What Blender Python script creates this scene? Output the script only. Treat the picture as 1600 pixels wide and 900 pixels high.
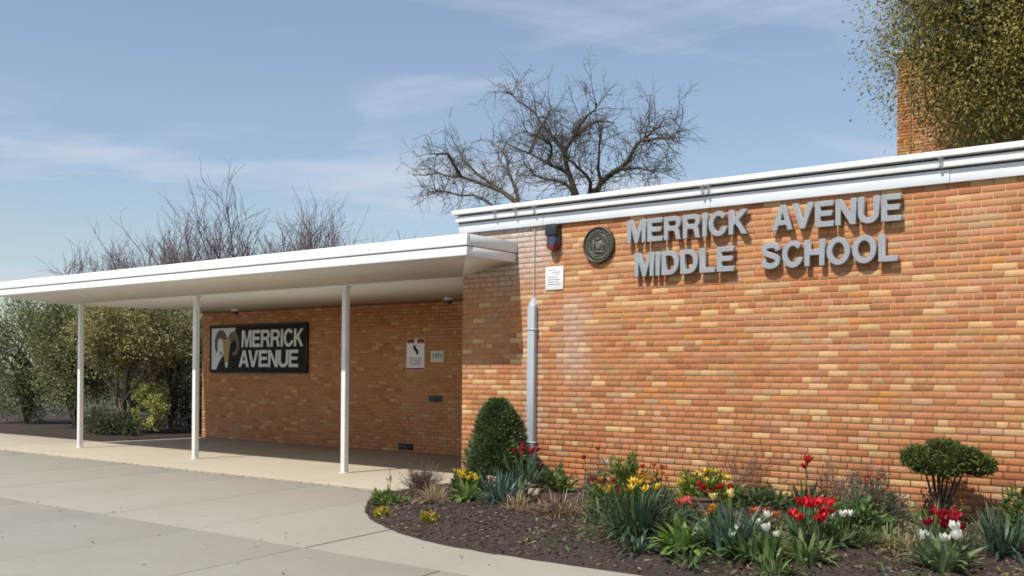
import bpy, math, random
import numpy as np
from mathutils import Vector, Matrix
for o in list(bpy.data.objects): bpy.data.objects.remove(o)
sc = bpy.context.scene
col = sc.collection
rng = np.random.default_rng(7)
random.seed(7)

# ------------------------------------------------------------------ camera
PHI = math.atan2(1600, 2078); ROLL = .0087
fw = Vector((-math.sin(PHI), math.cos(PHI), 0)); rt = Vector((math.cos(PHI), math.sin(PHI), 0)); up = Vector((0, 0, 1))
cr = rt*math.cos(ROLL) + up*math.sin(ROLL); cu = up*math.cos(ROLL) - rt*math.sin(ROLL)
cam = bpy.data.objects.new('camera', bpy.data.cameras.new('camera')); col.objects.link(cam)
cam.matrix_world = Matrix(((cr.x, cu.x, -fw.x, 7.93), (cr.y, cu.y, -fw.y, -10.29), (cr.z, cu.z, -fw.z, 1.47), (0, 0, 0, 1)))
cam.data.sensor_width = 36; cam.data.lens = 36.0
cam.data.shift_x = -38/1600; cam.data.shift_y = 138/1600
cam.data.clip_end = 2000
sc.camera = cam
# ------------------------------------------------------------------ sky and sun
SUN_TO = Vector((-.10, -.97, 1.33)).normalized()
w = bpy.data.worlds.new('World'); sc.world = w; w.use_nodes = True
nt = w.node_tree; nt.nodes.clear(); N = nt.nodes.new; L = nt.links.new
out = N('ShaderNodeOutputWorld'); bg = N('ShaderNodeBackground'); bg.inputs[1].default_value = .125
sky = N('ShaderNodeTexSky'); sky.sky_type = 'NISHITA'; sky.sun_disc = False
sky.sun_elevation = math.asin(SUN_TO.z); sky.sun_rotation = math.pi + math.atan2(.10, .97)
sky.air_density = 1.15; sky.dust_density = .7; sky.ozone_density = 2.2
tc = N('ShaderNodeTexCoord'); sep = N('ShaderNodeSeparateXYZ'); L(tc.outputs['Generated'], sep.inputs[0])
def mth(op, a, b=None, clamp=False):
    n = N('ShaderNodeMath'); n.operation = op; n.use_clamp = clamp
    for i, v in enumerate((a, b)):
        if v is None: continue
        if isinstance(v, (int, float)): n.inputs[i].default_value = v
        else: L(v, n.inputs[i])
    return n.outputs[0]
den = mth('ADD', mth('MAXIMUM', sep.outputs[2], 0.0), .16)
cx = mth('DIVIDE', sep.outputs[0], den); cy = mth('DIVIDE', sep.outputs[1], den)
cmb = N('ShaderNodeCombineXYZ'); L(cx, cmb.inputs[0]); L(cy, cmb.inputs[1])
def cloud(rot, scale, nscale, detail, rough, dist, lo, hi, loc=(0, 0, 0)):
    m0 = N('ShaderNodeMapping'); m0.inputs['Rotation'].default_value = (0, 0, rot); L(cmb.outputs[0], m0.inputs[0])
    m = N('ShaderNodeMapping'); m.inputs['Scale'].default_value = scale; m.inputs['Location'].default_value = loc
    L(m0.outputs[0], m.inputs[0])
    n = N('ShaderNodeTexNoise'); n.inputs['Scale'].default_value = nscale; n.inputs['Detail'].default_value = detail
    n.inputs['Roughness'].default_value = rough; n.inputs['Distortion'].default_value = dist
    L(m.outputs[0], n.inputs['Vector'])
    r = N('ShaderNodeMapRange'); r.interpolation_type = 'SMOOTHSTEP'; r.inputs[1].default_value = lo; r.inputs[2].default_value = hi
    L(n.outputs[0], r.inputs[0]); return r.outputs[0]
c1 = cloud(-.95, (.42, 1, 1), 1.5, 7, .55, .8, .40, .72, (3, 1, 0))
c2 = cloud(-.35, (.3, 1, 1), 3.2, 8, .6, .6, .46, .78, (9, 4, 0))
csum = mth('ADD', mth('MULTIPLY', c1, .72), mth('MULTIPLY', c2, .38), True)
csum = mth('MAXIMUM', csum, .17)
mix = N('ShaderNodeMix'); mix.data_type = 'RGBA'; L(csum, mix.inputs[0]); L(sky.outputs[0], mix.inputs[6])
mix.inputs[7].default_value = (4.9, 5.4, 6.4, 1)
L(mix.outputs[2], bg.inputs[0]); L(bg.outputs[0], out.inputs[0])
sun = bpy.data.objects.new('sun', bpy.data.lights.new('sun', 'SUN')); col.objects.link(sun)
sun.data.energy = 4.8; sun.data.angle = math.radians(.53); sun.data.color = (1, .95, .87)
sun.rotation_euler = (-SUN_TO).to_track_quat('-Z', 'Y').to_euler(); sun.location = (-3, -20, 30)
sc.view_settings.view_transform = 'Standard'; sc.view_settings.look = 'None'
sc.view_settings.exposure = 0; sc.view_settings.gamma = 1
sc.render.engine = 'CYCLES'; sc.cycles.pixel_filter_type = 'BLACKMAN_HARRIS'; sc.cycles.filter_width = 1.8

# ------------------------------------------------------------------ materials
def nodemat(name):
    m = bpy.data.materials.new(name); m.use_nodes = True
    t = m.node_tree; b = t.nodes['Principled BSDF']; return m, t, b
def noise(t, scale, detail=4, rough=.55, coord='pos', vscale=None, dist=0):
    if coord == 'pos': c = t.nodes.new('ShaderNodeNewGeometry').outputs['Position']
    else: c = t.nodes.new('ShaderNodeTexCoord').outputs['Object']
    if vscale:
        mp = t.nodes.new('ShaderNodeMapping'); mp.inputs['Scale'].default_value = vscale; t.links.new(c, mp.inputs[0]); c = mp.outputs[0]
    n = t.nodes.new('ShaderNodeTexNoise'); n.inputs['Scale'].default_value = scale; n.inputs['Detail'].default_value = detail
    n.inputs['Roughness'].default_value = rough; n.inputs['Distortion'].default_value = dist
    t.links.new(c, n.inputs['Vector']); return n.outputs[0]
def rampv(t, v, lo, hi, a=0., b=1.):
    r = t.nodes.new('ShaderNodeMapRange'); t.links.new(v, r.inputs[0])
    for i, x in enumerate((lo, hi, a, b)): r.inputs[i+1].default_value = x
    return r.outputs[0]
def mixc(t, fac, a, b, mode='MIX'):
    n = t.nodes.new('ShaderNodeMix'); n.data_type = 'RGBA'; n.blend_type = mode
    for i, v in ((0, fac), (6, a), (7, b)):
        if isinstance(v, (int, float)): n.inputs[i].default_value = v
        elif isinstance(v, tuple): n.inputs[i].default_value = (*v, 1)
        else: t.links.new(v, n.inputs[i])
    return n.outputs[2]
def bump(t, b, h, strength, dist):
    n = t.nodes.new('ShaderNodeBump'); n.inputs['Strength'].default_value = strength; n.inputs['Distance'].default_value = dist
    t.links.new(h, n.inputs['Height']); t.links.new(n.outputs[0], b.inputs['Normal'])
def paint(name, c, rough=.45, var=.12, metal=0., dirt=(.35, .32, .28), dscale=3.0, vs=None):
    m, t, b = nodemat(name)
    n1 = noise(t, dscale, 6, .6, vscale=vs); n2 = noise(t, 45, 3)
    c1 = mixc(t, rampv(t, n1, .45, .85, 0, var), c, tuple(x*y for x, y in zip(c, dirt)))
    c2 = mixc(t, rampv(t, n2, .3, .7, 0, .10), c1, tuple(x*.8 for x in c))
    t.links.new(c2, b.inputs['Base Color']); b.inputs['Metallic'].default_value = metal
    t.links.new(rampv(t, n1, .3, .7, rough-.08, rough+.12), b.inputs['Roughness'])
    bump(t, b, n2, .08, .004); return m
def attr_mat(name, rough=.6, trans=0., nz=18, amp=.35, bmp=.0, spec=.4):
    m, t, b = nodemat(name)
    a = t.nodes.new('ShaderNodeAttribute'); a.attribute_name = 'tint'
    n = noise(t, nz, 4, .6)
    k = rampv(t, n, .25, .75, 1-amp, 1+amp)
    v = t.nodes.new('ShaderNodeVectorMath'); v.operation = 'SCALE'; t.links.new(a.outputs['Color'], v.inputs[0]); t.links.new(k, v.inputs['Scale'])
    t.links.new(v.outputs[0], b.inputs['Base Color']); b.inputs['Roughness'].default_value = rough
    b.inputs['Specular IOR Level'].default_value = spec
    if bmp: bump(t, b, n, bmp, .01)
    if trans:
        o = t.nodes['Material Output']; tr = t.nodes.new('ShaderNodeBsdfTranslucent'); t.links.new(v.outputs[0], tr.inputs[0])
        mx = t.nodes.new('ShaderNodeMixShader'); mx.inputs[0].default_value = trans
        t.links.new(b.outputs[0], mx.inputs[1]); t.links.new(tr.outputs[0], mx.inputs[2]); t.links.new(mx.outputs[0], o.inputs[0])
    return m
def brick_mat(name, src):
    m, t, b = nodemat(name)
    if src == 'object': c = t.nodes.new('ShaderNodeObjectInfo').outputs['Color']
    else:
        a = t.nodes.new('ShaderNodeAttribute'); a.attribute_name = 'tint'; c = a.outputs['Color']
    n1 = noise(t, 9, 5, .65, vscale=(1, 1, 2.2)); n2 = noise(t, 120, 3, .6); n3 = noise(t, .9, 4, .6)
    c = mixc(t, rampv(t, n1, .35, .75, 0, .34), c, (.36, .145, .055))
    c = mixc(t, rampv(t, n2, .56, .72, 0, .45), c, (.17, .085, .05))
    n6 = noise(t, 38, 5, .7); c = mixc(t, rampv(t, n6, .5, .72, 0, .38), c, (.30, .15, .08)); c = mixc(t, rampv(t, n6, .5, .28, 0, .30), c, (.62, .38, .22))
    c = mixc(t, rampv(t, n3, .46, .76, 0, .32), c, (.56, .35, .205))
    n5 = noise(t, 5, 6, .7, vscale=(1, 1, 5)); c = mixc(t, rampv(t, n5, .5, .8, 0, .28), c, (.52, .28, .15))
    t.links.new(c, b.inputs['Base Color']); b.inputs['Roughness'].default_value = .82; b.inputs['Specular IOR Level'].default_value = .25
    bump(t, b, n2, .35, .004); return m
M = {}
M['brick_obj'] = brick_mat('brick_single', 'object'); M['brick_att'] = brick_mat('brick_joined', 'attr')
M['mortar'] = paint('mortar', (.42, .245, .125), .9, .45, dscale=2)
M['white'] = paint('white_paint', (.84, .84, .83), .42, .22, dscale=2.2, vs=(1, 1, 3))
M['canopy_top'] = paint('canopy_fascia_paint', (.88, .88, .87), .4, .10, dscale=2.2)
M['soffit'] = paint('soffit_paint', (.74, .71, .65), .6, .18, dscale=1.2)
M['post'] = paint('post_paint', (.82, .81, .78), .38, .25, dscale=5)
M['fascia'] = paint('fascia_metal', (.74, .77, .80), .38, .22, dscale=2.5, vs=(.6, 1, 2))
M['letter'] = paint('letter_metal', (.34, .355, .37), .45, .35, metal=.1, dscale=9)
M['steel'] = paint('galvanised_steel', (.44, .49, .52), .45, .3, metal=.2, dscale=6)
M['bronze'] = paint('aged_bronze', (.085, .078, .06), .45, .5, metal=.5, dscale=14)
M['bronze_hi'] = paint('worn_bronze', (.20, .185, .14), .4, .4, metal=.5, dscale=14)
M['black'] = paint('black_panel', (.006, .006, .006), .8, .2)
M['dark'] = paint('dark_metal', (.03, .032, .038), .4, .3)
M['lens'] = paint('smoked_lens', (.05, .06, .10), .15, .1)
M['lens_red'] = paint('red_brown_lens', (.13, .03, .025), .25, .1)
M['sign_white'] = paint('sign_white', (.80, .80, .78), .4, .08)
M['sign_text'] = paint('sign_lettering_white', (.66, .66, .66), .5, .05)
M['sign_red'] = paint('sign_red', (.30, .02, .03), .4, .1)
M['sign_blue'] = paint('sign_faint_blue', (.32, .38, .44), .5, .1)
M['grey_white'] = paint('emblem_pale', (.62, .61, .58), .5, .1)
M['horn'] = paint('emblem_brown', (.10, .055, .032), .5, .2)
M['horn2'] = paint('emblem_olive', (.13, .10, .055), .5, .2)
M['tan'] = paint('emblem_tan', (.34, .24, .09), .5, .2)
M['wood'] = paint('stained_wood', (.07, .035, .018), .6, .4, dscale=12)
M['card'] = paint('plant_card', (.40, .33, .22), .6, .2)
M['leaf'] = attr_mat('leaf', .5, .25, 14, .35)
M['petal'] = attr_mat('petal', .45, .3, 30, .15)
M['bark'] = attr_mat('bark', .85, 0, 25, .35, .3, .2)
M['chips'] = attr_mat('mulch_chips', .9, 0, 30, .4, 0, .15)
def concrete(name, c, joints=False):
    m, t, b = nodemat(name)
    n1 = noise(t, .55, 6, .6); n2 = noise(t, 6, 6, .7); n3 = noise(t, 160, 2, .5); n4 = noise(t, 2.3, 8, .75, dist=1.2)
    oi = t.nodes.new('ShaderNodeObjectInfo').outputs['Random']
    c1 = mixc(t, rampv(t, n1, .3, .7, 0, .5), c, tuple(x*y for x, y in zip(c, (.80, .79, .76))))
    c1 = mixc(t, rampv(t, n2, .5, .85, 0, .35), c1, tuple(x*.62 for x in c))
    c1 = mixc(t, rampv(t, n4, .62, .80, 0, .4), c1, tuple(x*.55 for x in c))
    c1 = mixc(t, rampv(t, n3, .35, .75, 0, .22), c1, tuple(x*.6 for x in c))
    c1 = mixc(t, rampv(t, oi, 0, 1, 0, .05), c1, tuple(x*.72 for x in c))
    t.links.new(c1, b.inputs['Base Color']); b.inputs['Roughness'].default_value = .88; b.inputs['Specular IOR Level'].default_value = .25
    bump(t, b, n3, .25, .003); return m
M['concrete'] = concrete('plaza_concrete', (.35, .325, .27))
M['concrete_warm'] = concrete('entry_concrete', (.46, .405, .305))
def ground_mat():
    m, t, b = nodemat('lawn_soil')
    n1 = noise(t, .4, 6, .6); n2 = noise(t, 20, 4, .6)
    c = mixc(t, rampv(t, n1, .35, .65), (.055, .075, .025), (.085, .07, .04)); c = mixc(t, rampv(t, n2, .4, .7, 0, .5), c, (.03, .035, .015))
    t.links.new(c, b.inputs['Base Color']); b.inputs['Roughness'].default_value = .95; bump(t, b, n2, .5, .03); return m
M['ground'] = ground_mat()
def mulch_mat():
    m, t, b = nodemat('mulch_soil')
    n1 = noise(t, 14, 6, .7); n2 = noise(t, 60, 4, .7)
    c = mixc(t, rampv(t, n1, .3, .7), (.026, .017, .012), (.052, .036, .027)); c = mixc(t, rampv(t, n2, .55, .75, 0, .6), c, (.10, .075, .058))
    t.links.new(c, b.inputs['Base Color']); b.inputs['Roughness'].default_value = .95; bump(t, b, n1, .8, .03); return m
M['mulch'] = mulch_mat()
M['joint'] = paint('joint_dirt', (.10, .09, .075), .95, .4)
M['roofing'] = paint('roof_gravel', (.30, .29, .27), .95, .4, dscale=8)

# ------------------------------------------------------------------ mesh builder
class G:
    def __init__(s): s.V = []; s.F = []; s.C = []; s.n = 0
    def add(s, V, F, C=(.5, .5, .5)):
        V = np.asarray(V, float).reshape(-1, 3); F = np.asarray(F, int)
        s.V.append(V); s.F.append(F + s.n); s.n += len(V)
        C = np.asarray(C, float)
        if C.ndim == 1: C = np.tile(C, (len(F), 1))
        s.C.append(C); return s
    def box(s, x0, x1, y0, y1, z0, z1, c=(.5, .5, .5)):
        v = [(x, y, z) for z in (z0, z1) for y in (y0, y1) for x in (x0, x1)]
        return s.add(v, [(0, 2, 3, 1), (4, 5, 7, 6), (0, 1, 5, 4), (2, 6, 7, 3), (0, 4, 6, 2), (1, 3, 7, 5)], c)
    def tube(s, P, R, n=6, c=(.5, .5, .5), cap=True):
        P = np.asarray(P, float); k = len(P); R = np.broadcast_to(np.asarray(R, float), (k,))
        T = np.gradient(P, axis=0); T /= np.linalg.norm(T, axis=1)[:, None] + 1e-9
        ref = np.array([0., 0, 1]) if abs(T[0][2]) < .9 else np.array([1., 0, 0])
        A = np.cross(T, ref); A /= np.linalg.norm(A, axis=1)[:, None] + 1e-9; B = np.cross(T, A)
        a = np.arange(n)*2*math.pi/n
        V = (P[:, None, :] + R[:, None, None]*(A[:, None, :]*np.cos(a)[None, :, None] + B[:, None, :]*np.sin(a)[None, :, None])).reshape(-1, 3)
        F = [(i*n+j, i*n+(j+1) % n, (i+1)*n+(j+1) % n, (i+1)*n+j) for i in range(k-1) for j in range(n)]
        s.add(V, F, c)
        if cap and n == 4: s.add(V[-4:], [(0, 1, 2, 3)], c)
        return s
    def poly(s, pts, c=(.5, .5, .5)):
        pts = list(pts); cen = np.mean(np.array(pts, float), axis=0)
        n = len(pts); return s.add(pts + [cen], [(i, (i+1) % n, n) for i in range(n)], c)
    def disc(s, c, r, y0, y1, n=40, col_=(.5, .5, .5), r2=None):
        a = np.arange(n)*2*math.pi/n; r2 = r if r2 is None else r2
        f = np.stack([c[0]+r*np.cos(a), np.full(n, y0), c[2]+r*np.sin(a)], 1); b = np.stack([c[0]+r2*np.cos(a), np.full(n, y1), c[2]+r2*np.sin(a)], 1)
        s.add(np.vstack([f, b]), [(i, (i+1) % n, n+(i+1) % n, n+i) for i in range(n)], col_)
        s.poly([tuple(p) for p in f], col_); return s
    def leaves(s, P, D, Ln, Wd, C, up_=None):
        """folded diamond leaves: P (n,3) base, D (n,3) direction"""
        n = len(P); D = D/(np.linalg.norm(D, axis=1)[:, None]+1e-9)
        U = rng.normal(size=(n, 3)) if up_ is None else up_
        S = np.cross(D, U); S /= np.linalg.norm(S, axis=1)[:, None]+1e-9
        Nn = np.cross(S, D)
        Ln = np.broadcast_to(Ln, (n,))[:, None]; Wd = np.broadcast_to(Wd, (n,))[:, None]
        V = np.stack([P, P+D*Ln*.45+S*Wd*.5+Nn*Wd*.18, P+D*Ln, P+D*Ln*.45-S*Wd*.5+Nn*Wd*.18], 1).reshape(-1, 3)
        i = np.arange(n)*4
        return s.add(V, np.stack([i, i+1, i+2, i+3], 1), C)
    def build(s, name, mat, parent=None, smooth=False):
        me = bpy.data.meshes.new(name); V = np.vstack(s.V)
        tot = np.concatenate([np.full(len(f), f.shape[1]) for f in s.F]); idx = np.concatenate([f.ravel() for f in s.F])
        me.vertices.add(len(V)); me.vertices.foreach_set('co', V.ravel())
        me.loops.add(len(idx)); me.loops.foreach_set('vertex_index', idx)
        me.polygons.add(len(tot)); me.polygons.foreach_set('loop_start', np.concatenate([[0], np.cumsum(tot)[:-1]])); me.polygons.foreach_set('loop_total', tot)
        if smooth: me.polygons.foreach_set('use_smooth', np.ones(len(tot), bool))
        a = me.attributes.new('tint', 'FLOAT_COLOR', 'FACE'); Cc = np.vstack(s.C)
        a.data.foreach_set('color', np.hstack([Cc, np.ones((len(Cc), 1))]).ravel())
        me.update(calc_edges=True); me.validate()
        me.materials.append(mat if not isinstance(mat, str) else M[mat])
        o = bpy.data.objects.new(name, me); col.objects.link(o)
        if parent: o.parent = parent
        return o
def tag(o, label=None, cat=None, group=None, kind=None):
    for k, v in (('label', label), ('category', cat), ('group', group), ('kind', kind)):
        if v: o[k] = v
    return o
def thing(name, label, cat, loc=(0, 0, 0), group=None):
    o = bpy.data.objects.new(name, None); o.location = loc; o.empty_display_size = .1; col.objects.link(o)
    return tag(o, label, cat, group)
def bevelbox(name, mat, parent, dims, bev=.004):
    o = G().box(*dims).build(name, mat, parent)
    md = o.modifiers.new('b', 'BEVEL'); md.width = bev; md.segments = 2; return o

# ------------------------------------------------------------------ ground, plaza, entry slab
g = G(); g.add([(-600, -600, -.09), (600, -600, -.09), (600, 600, -.09), (-600, 600, -.09)], [(0, 1, 2, 3)])
tag(g.build('ground', 'ground'), kind='structure')
plaza = tag(G().box(-34, 16, -16, -1.02, -.088, -.05).build('plaza', 'joint'), kind='structure')
def slab(pts, z0, z1, name, mat, parent, bev=.006):
    n = len(pts); V = [(x, y, z0) for x, y in pts] + [(x, y, z1) for x, y in pts]
    o = G().add(V, [tuple(range(n, 2*n))]).add(V, [(i, (i+1) % n, n+(i+1) % n, n+i) for i in range(n)]).build(name, mat, parent)
    bmw = o.modifiers.new('w', 'WELD'); bmw.merge_threshold = .0005
    md = o.modifiers.new('b', 'BEVEL'); md.width = bev; md.segments = 2; return o
jy = [-1.045, -4.5, -8.0, -11.5, -15.0]
for k in range(-20, 9):
    for r in range(4):
        ya, yb = jy[r]-.006, jy[r+1]+.006
        xa = lambda y, q: .78 + 1.61*q - .163*(y+3.4)
        e = .006; dz = rng.uniform(-.004, .004)
        slab([(xa(yb, k)+e, yb), (xa(yb, k+1)-e, yb), (xa(ya, k+1)-e, ya), (xa(ya, k)+e, ya)], -.055, -.028+dz, 'slab', 'concrete', plaza)
entry = tag(G().box(-34, -1.27, -1.0, 1.3, -.089, -.05).box(-12.6, -1.27, 1.3, 3.71, -.0885, -.0505).build('entry_walk', 'joint'), kind='structure')
xs = [-1.27, -3.1, -7.0, -10.9, -12.6, -16.5, -20.5, -24.5, -29, -34]
for a, b in zip(xs[:-1], xs[1:]):
    slab([(b+.004, -1.03), (a-.004, -1.03), (a-.004, 3.69 if a > -12 else 1.3), (b+.004, 3.69 if a > -12 else 1.3)], -.06, 0, 'slab', 'concrete_warm', entry, .012)

# ------------------------------------------------------------------ bricks
PAL = np.array([(.50, .185, .066), (.54, .210, .090), (.40, .125, .045), (.50, .250, .095), (.72, .46, .21), (.31, .115, .050), (.45, .245, .100), (.58, .23, .058), (.55, .255, .145), (.50, .32, .18)])
PW = np.array([.27, .17, .11, .10, .105, .03, .05, .06, .085, .05])
def brick_color(n): 
    c = PAL[rng.choice(len(PAL), n, p=PW/PW.sum())]*rng.uniform(.88, 1.12, (n, 1))*rng.uniform(.95, 1.05, (n, 3))
    return np.clip(c*.91, 0, .9)
CH, BL, BH, HL = .0677, .2032, .0572, .0968
def courses(u0, u1, z0, z1, phase=0):
    """list of (u centre, z centre, length) in running bond, a header course every sixth"""
    res = []; k0 = int(math.floor(z0/CH)); k1 = int(math.ceil(z1/CH))
    for k in range(k0, k1):
        zc = (k+.5)*CH
        if zc-BH/2 < z0-.02 or zc+BH/2 > z1+.002: continue
        hdr = (k-9) % 6 == 0
        L_ = HL if hdr else BL; p = L_+.0102
        off = (p*.25 if hdr else (p*.5 if k % 2 else 0)) + phase
        a = math.floor((u0-off)/p)
        while True:
            l, r = off+a*p, off+a*p+L_; a += 1
            if l >= u1: break
            l, r = max(l, u0), min(r, u1)
            if r-l < .025: continue
            res.append(((l+r)/2, zc, r-l))
    return res
def brick_mesh(length):
    o = G(); h = BH/2; l = length/2; e = .0022
    V = [(-l+e, 0, -h+e), (l-e, 0, -h+e), (l-e, 0, h-e), (-l+e, 0, h-e), (-l, e, -h), (l, e, -h), (l, e, h), (-l, e, h), (-l, .05, -h), (l, .05, -h), (l, .05, h), (-l, .05, h)]
    F = [(0, 1, 2, 3)] + [(i+4, (i+1) % 4+4, (i+1) % 4, i) for i in range(4)] + [(i+8, (i+1) % 4+8, (i+1) % 4+4, i+4) for i in range(4)]
    return np.array(V), np.array(F)
def wall_bricks(parent, y, u0, u1, z0, z1, single=None, tint=None, mat='brick_att', phase=0, axis='x', xface=0, nsingle=300):
    bs = courses(u0, u1, z0, z1, phase); cols = brick_color(len(bs))
    if tint is not None: cols = np.array([tint(u, z, c) for (u, z, l), c in zip(bs, cols)])
    chosen = set()
    if single:
        cand = sorted([i for i, b in enumerate(bs) if single(b)], key=lambda i: -bs[i][0])[:nsingle]; chosen = set(cand)
    jo = rng.uniform(-.0016, .0016, len(bs)); cache = {}
    VV, FF = brick_mesh(1.0)
    g = G(); nb = 0
    for i, (u, z, l) in enumerate(bs):
        key = round(l, 3)
        if i in chosen:
            if key not in cache:
                V, F = brick_mesh(l); o = G().add(V, F).build('brick', 'brick_obj', parent); cache[key] = o.data
            else:
                o = bpy.data.objects.new('brick', cache[key]); col.objects.link(o); o.parent = parent
            o.location = (u, y+jo[i], z); o.color = (*cols[i], 1); o.rotation_euler = (rng.uniform(-.012, .012), rng.uniform(-.006, .006), rng.uniform(-.008, .008))
        else:
            V, F = brick_mesh(l); V = V + np.array([0, jo[i], 0])
            if axis == 'x': V = V + np.array([u, y, z])
            else: V = np.stack([xface + V[:, 1], u - V[:, 0], z + V[:, 2]], 1)   # wall facing -X
            if axis == 'x+': V = np.stack([xface - V[:, 1], V[:, 1]*0 + V[:, 0], V[:, 2]], 1)
            g.add(V, F, cols[i]); nb += 1
    if nb: tag(g.build('brickwork', mat, parent), kind='stuff')
def sm(a, b, x): 
    t = min(max((x-a)/(b-a), 0), 1); return t*t*(3-2*t)
def calm(u, z, c): return c*.62 + np.array((.47, .205, .085))*.38*rng.uniform(.92, 1.08)
def stain(u, z, c):
    c = c*.86 + np.array((.50, .215, .095))*.14
    e = sm(2.25, 2.85, z)*(1-sm(.05, .42, u))*(.45+.55*sm(2.55, 3.2, z)) 
    if u < -.3 and z > 2.95: e = .95
    e2 = .5*math.exp(-((u-.58)/.2)**2)*sm(1.2, 1.7, z)*(1-sm(2.3, 2.6, z))
    e3 = .35*math.exp(-((u+.05)/.12)**2)*sm(.3, .9, z)
    w_ = min(.93, max(e, e2, e3)*rng.uniform(.75, 1.1))
    return c*(1-w_) + np.array((.56, .535, .50))*w_

school = thing('school_building', 'long brick school building with white layered roof edge behind the flower bed', 'building', (-1.25, 0, 0))
def under(o, p):
    o.parent = p; o.matrix_parent_inverse = p.matrix_world.inverted() if False else Matrix.Translation(-Vector(p.location)); return o
fwall = under(G().box(-1.246, 12, .004, 6, -.085, 3.42).build('front_wall', 'mortar'), school)
wall_bricks(fwall, 0, -1.25, 12, -.06, 3.40, single=lambda b: b[0] < 5.18 and b[1] > .4 and b[2] > .08 and not (b[0] > 4.85 and b[1] < .85), tint=stain)
# returning side wall, faces away from the camera
g = G()
for (u, z, l), c in zip(courses(.055, 3.7, 0, 3.4), brick_color(4000)):
    V, F = brick_mesh(l); V = np.stack([-1.25 + V[:, 1], u - V[:, 0], z + V[:, 2]], 1); g.add(V, F[:, ::1], c)
under(tag(g.build('side_brickwork', 'brick_att'), kind='stuff'), school)
under(G().box(-1.24, 12.1, .022, 6.1, 3.43, 3.60).build('roof_slab', 'roofing'), school)
def fascia_band(z0, z1, proud, mat, name, seams, seed):
    r = np.random.default_rng(seed); e = [-1.27-proud*.6] + seams + [12.2]
    for a, b in zip(e[:-1], e[1:]):
        d = r.uniform(-.003, .003)
        o = G().box(a+.0015, b-.0015, -proud+d, 0.02 if z0 > 3.45 else -.002, z0, z1).build(name, mat, None); under(o, school)
        md = o.modifiers.new('b', 'BEVEL'); md.width = .004; md.segments = 2
    o = G().box(-1.27-proud*.6-.001, -1.25+.004, .022, 6.1, z0+.001, z1-.001).build('side_'+name, mat, None); under(o, school)
fascia_band(3.372, 3.502, .042, 'fascia', 'fascia_board', [.12, 2.47, 5.05, 7.6, 10.1], 1)
fascia_band(3.520, 3.592, .085, 'white', 'fascia_band', [.02, 2.41, 4.95, 7.6, 10.1], 2)
fascia_band(3.618, 3.676, .125, 'canopy_top', 'roof_edge_cap', [-.28, 2.40, 5.0, 7.6, 10.1], 3)
under(G().box(-1.31, 12.1, -.030, .018, 3.49, 3.64).build('fascia_backing', 'dark'), school)
for x in (-.62, -.28, .02, 2.40, 2.47, 4.98):
    o = under(G().box(x-.022, x+.022, -.135, -.004, 3.60, 3.655).box(x-.014, x+.014, -.098, -.004, 3.515, 3.60).build('seam_clip', 'fascia'), school)

# ------------------------------------------------------------------ entrance wing under the canopy
wing = thing('entrance_wing', 'shaded brick entrance wall set back beneath the white canopy', 'building', (-12.55, 3.7, 0))
bwall = under(G().box(-12.546, -1.262, 3.704, 9, -.085, 2.95).build('wall', 'mortar'), wing)
wall_bricks(bwall, 3.7, -12.55, -1.262, .003, 2.90, single=lambda b: b[0] < -4.5 and b[1] > .02 and b[2] > .08, tint=calm)
g = G()
for (u, z, l), c in zip(courses(3.755, 9, 0, 2.9), brick_color(4000)):
    V, F = brick_mesh(l); V = np.stack([-12.55 + V[:, 1], u - V[:, 0], z + V[:, 2]], 1); g.add(V, F, c)
under(tag(g.build('side_brickwork', 'brick_att'), kind='stuff'), wing)
under(G().box(-12.8, -1.262, 3.9, 9.2, 2.96, 3.16).build('roof', 'roofing'), wing)
o = under(G().box(-6.16, -5.78, 3.684, 3.70, .045, .165).build('air_vent', 'dark'), wing)
for k in range(4): G().box(-6.13, -5.81, 3.678, 3.686, .058+k*.026, .072+k*.026).build('louvre', 'dark', None).parent = o
for ch in o.children: ch.matrix_parent_inverse = Matrix.Identity(4)

# ------------------------------------------------------------------ canopy
XL, XF = -12.62, -11.75
canopy = thing('entrance_canopy', 'long flat white canopy with tapered soffit over the entrance walk', 'canopy', (-.33, -.97, 0))
V = [(XL+.04, -.93, 2.945), (-.37, -.93, 2.945), (-.37, -.012, 2.945), (-1.25, -.012, 2.80), (XF, -.012, 2.80), (-1.262, 3.69, 2.865), (XF, 3.69, 2.865), (-1.262, -.012, 2.80), (XL+.04, 3.69, 2.945)]
o = under(G().add(V, [(0, 4, 3, 1)]).add(V, [(1, 3, 2)]).add(V, [(4, 6, 5, 7)]).add(V, [(0, 8, 6, 4)]).build('soffit', 'soffit'), canopy)
md = o.modifiers.new('s', 'SOLIDIFY'); md.thickness = .03; md.offset = -1
V = [(XL+.02, -.95, 3.17), (-.35, -.95, 3.17), (-.35, -.004, 3.17), (-1.262, -.004, 3.17), (-1.262, 3.95, 3.17), (XL+.02, 3.95, 3.17)]
o = under(G().add(V, [(0, 1, 2, 3, 4, 5)]).build('roof_deck', 'roofing'), canopy); md = o.modifiers.new('s', 'SOLIDIFY'); md.thickness = .05; md.offset = -1
for z0, z1, p, nm, mt in ((2.935, 3.048, 0, 'fascia_lower', 'canopy_top'), (3.058, 3.195, .018, 'fascia_upper', 'canopy_top')):
    o = under(G().box(XL-p, -.33+p, -.97-p, -.935, z0, z1).build(nm, mt), canopy); md = o.modifiers.new('b', 'BEVEL'); md.width = .004; md.segments = 2
    o = under(G().box(-.365, -.331+p, -.9345, -.003, z0, z1).build('end_'+nm, 'white'), canopy); md = o.modifiers.new('b', 'BEVEL'); md.width = .003
under(G().box(-.352, -.338, -.60, -.585, 2.95, 3.19).build('end_seam', 'fascia'), canopy)
under(G().box(XL+.01, -.36, -.955, -.94, 2.94, 3.19).build('fascia_backing', 'dark'), canopy)
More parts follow.
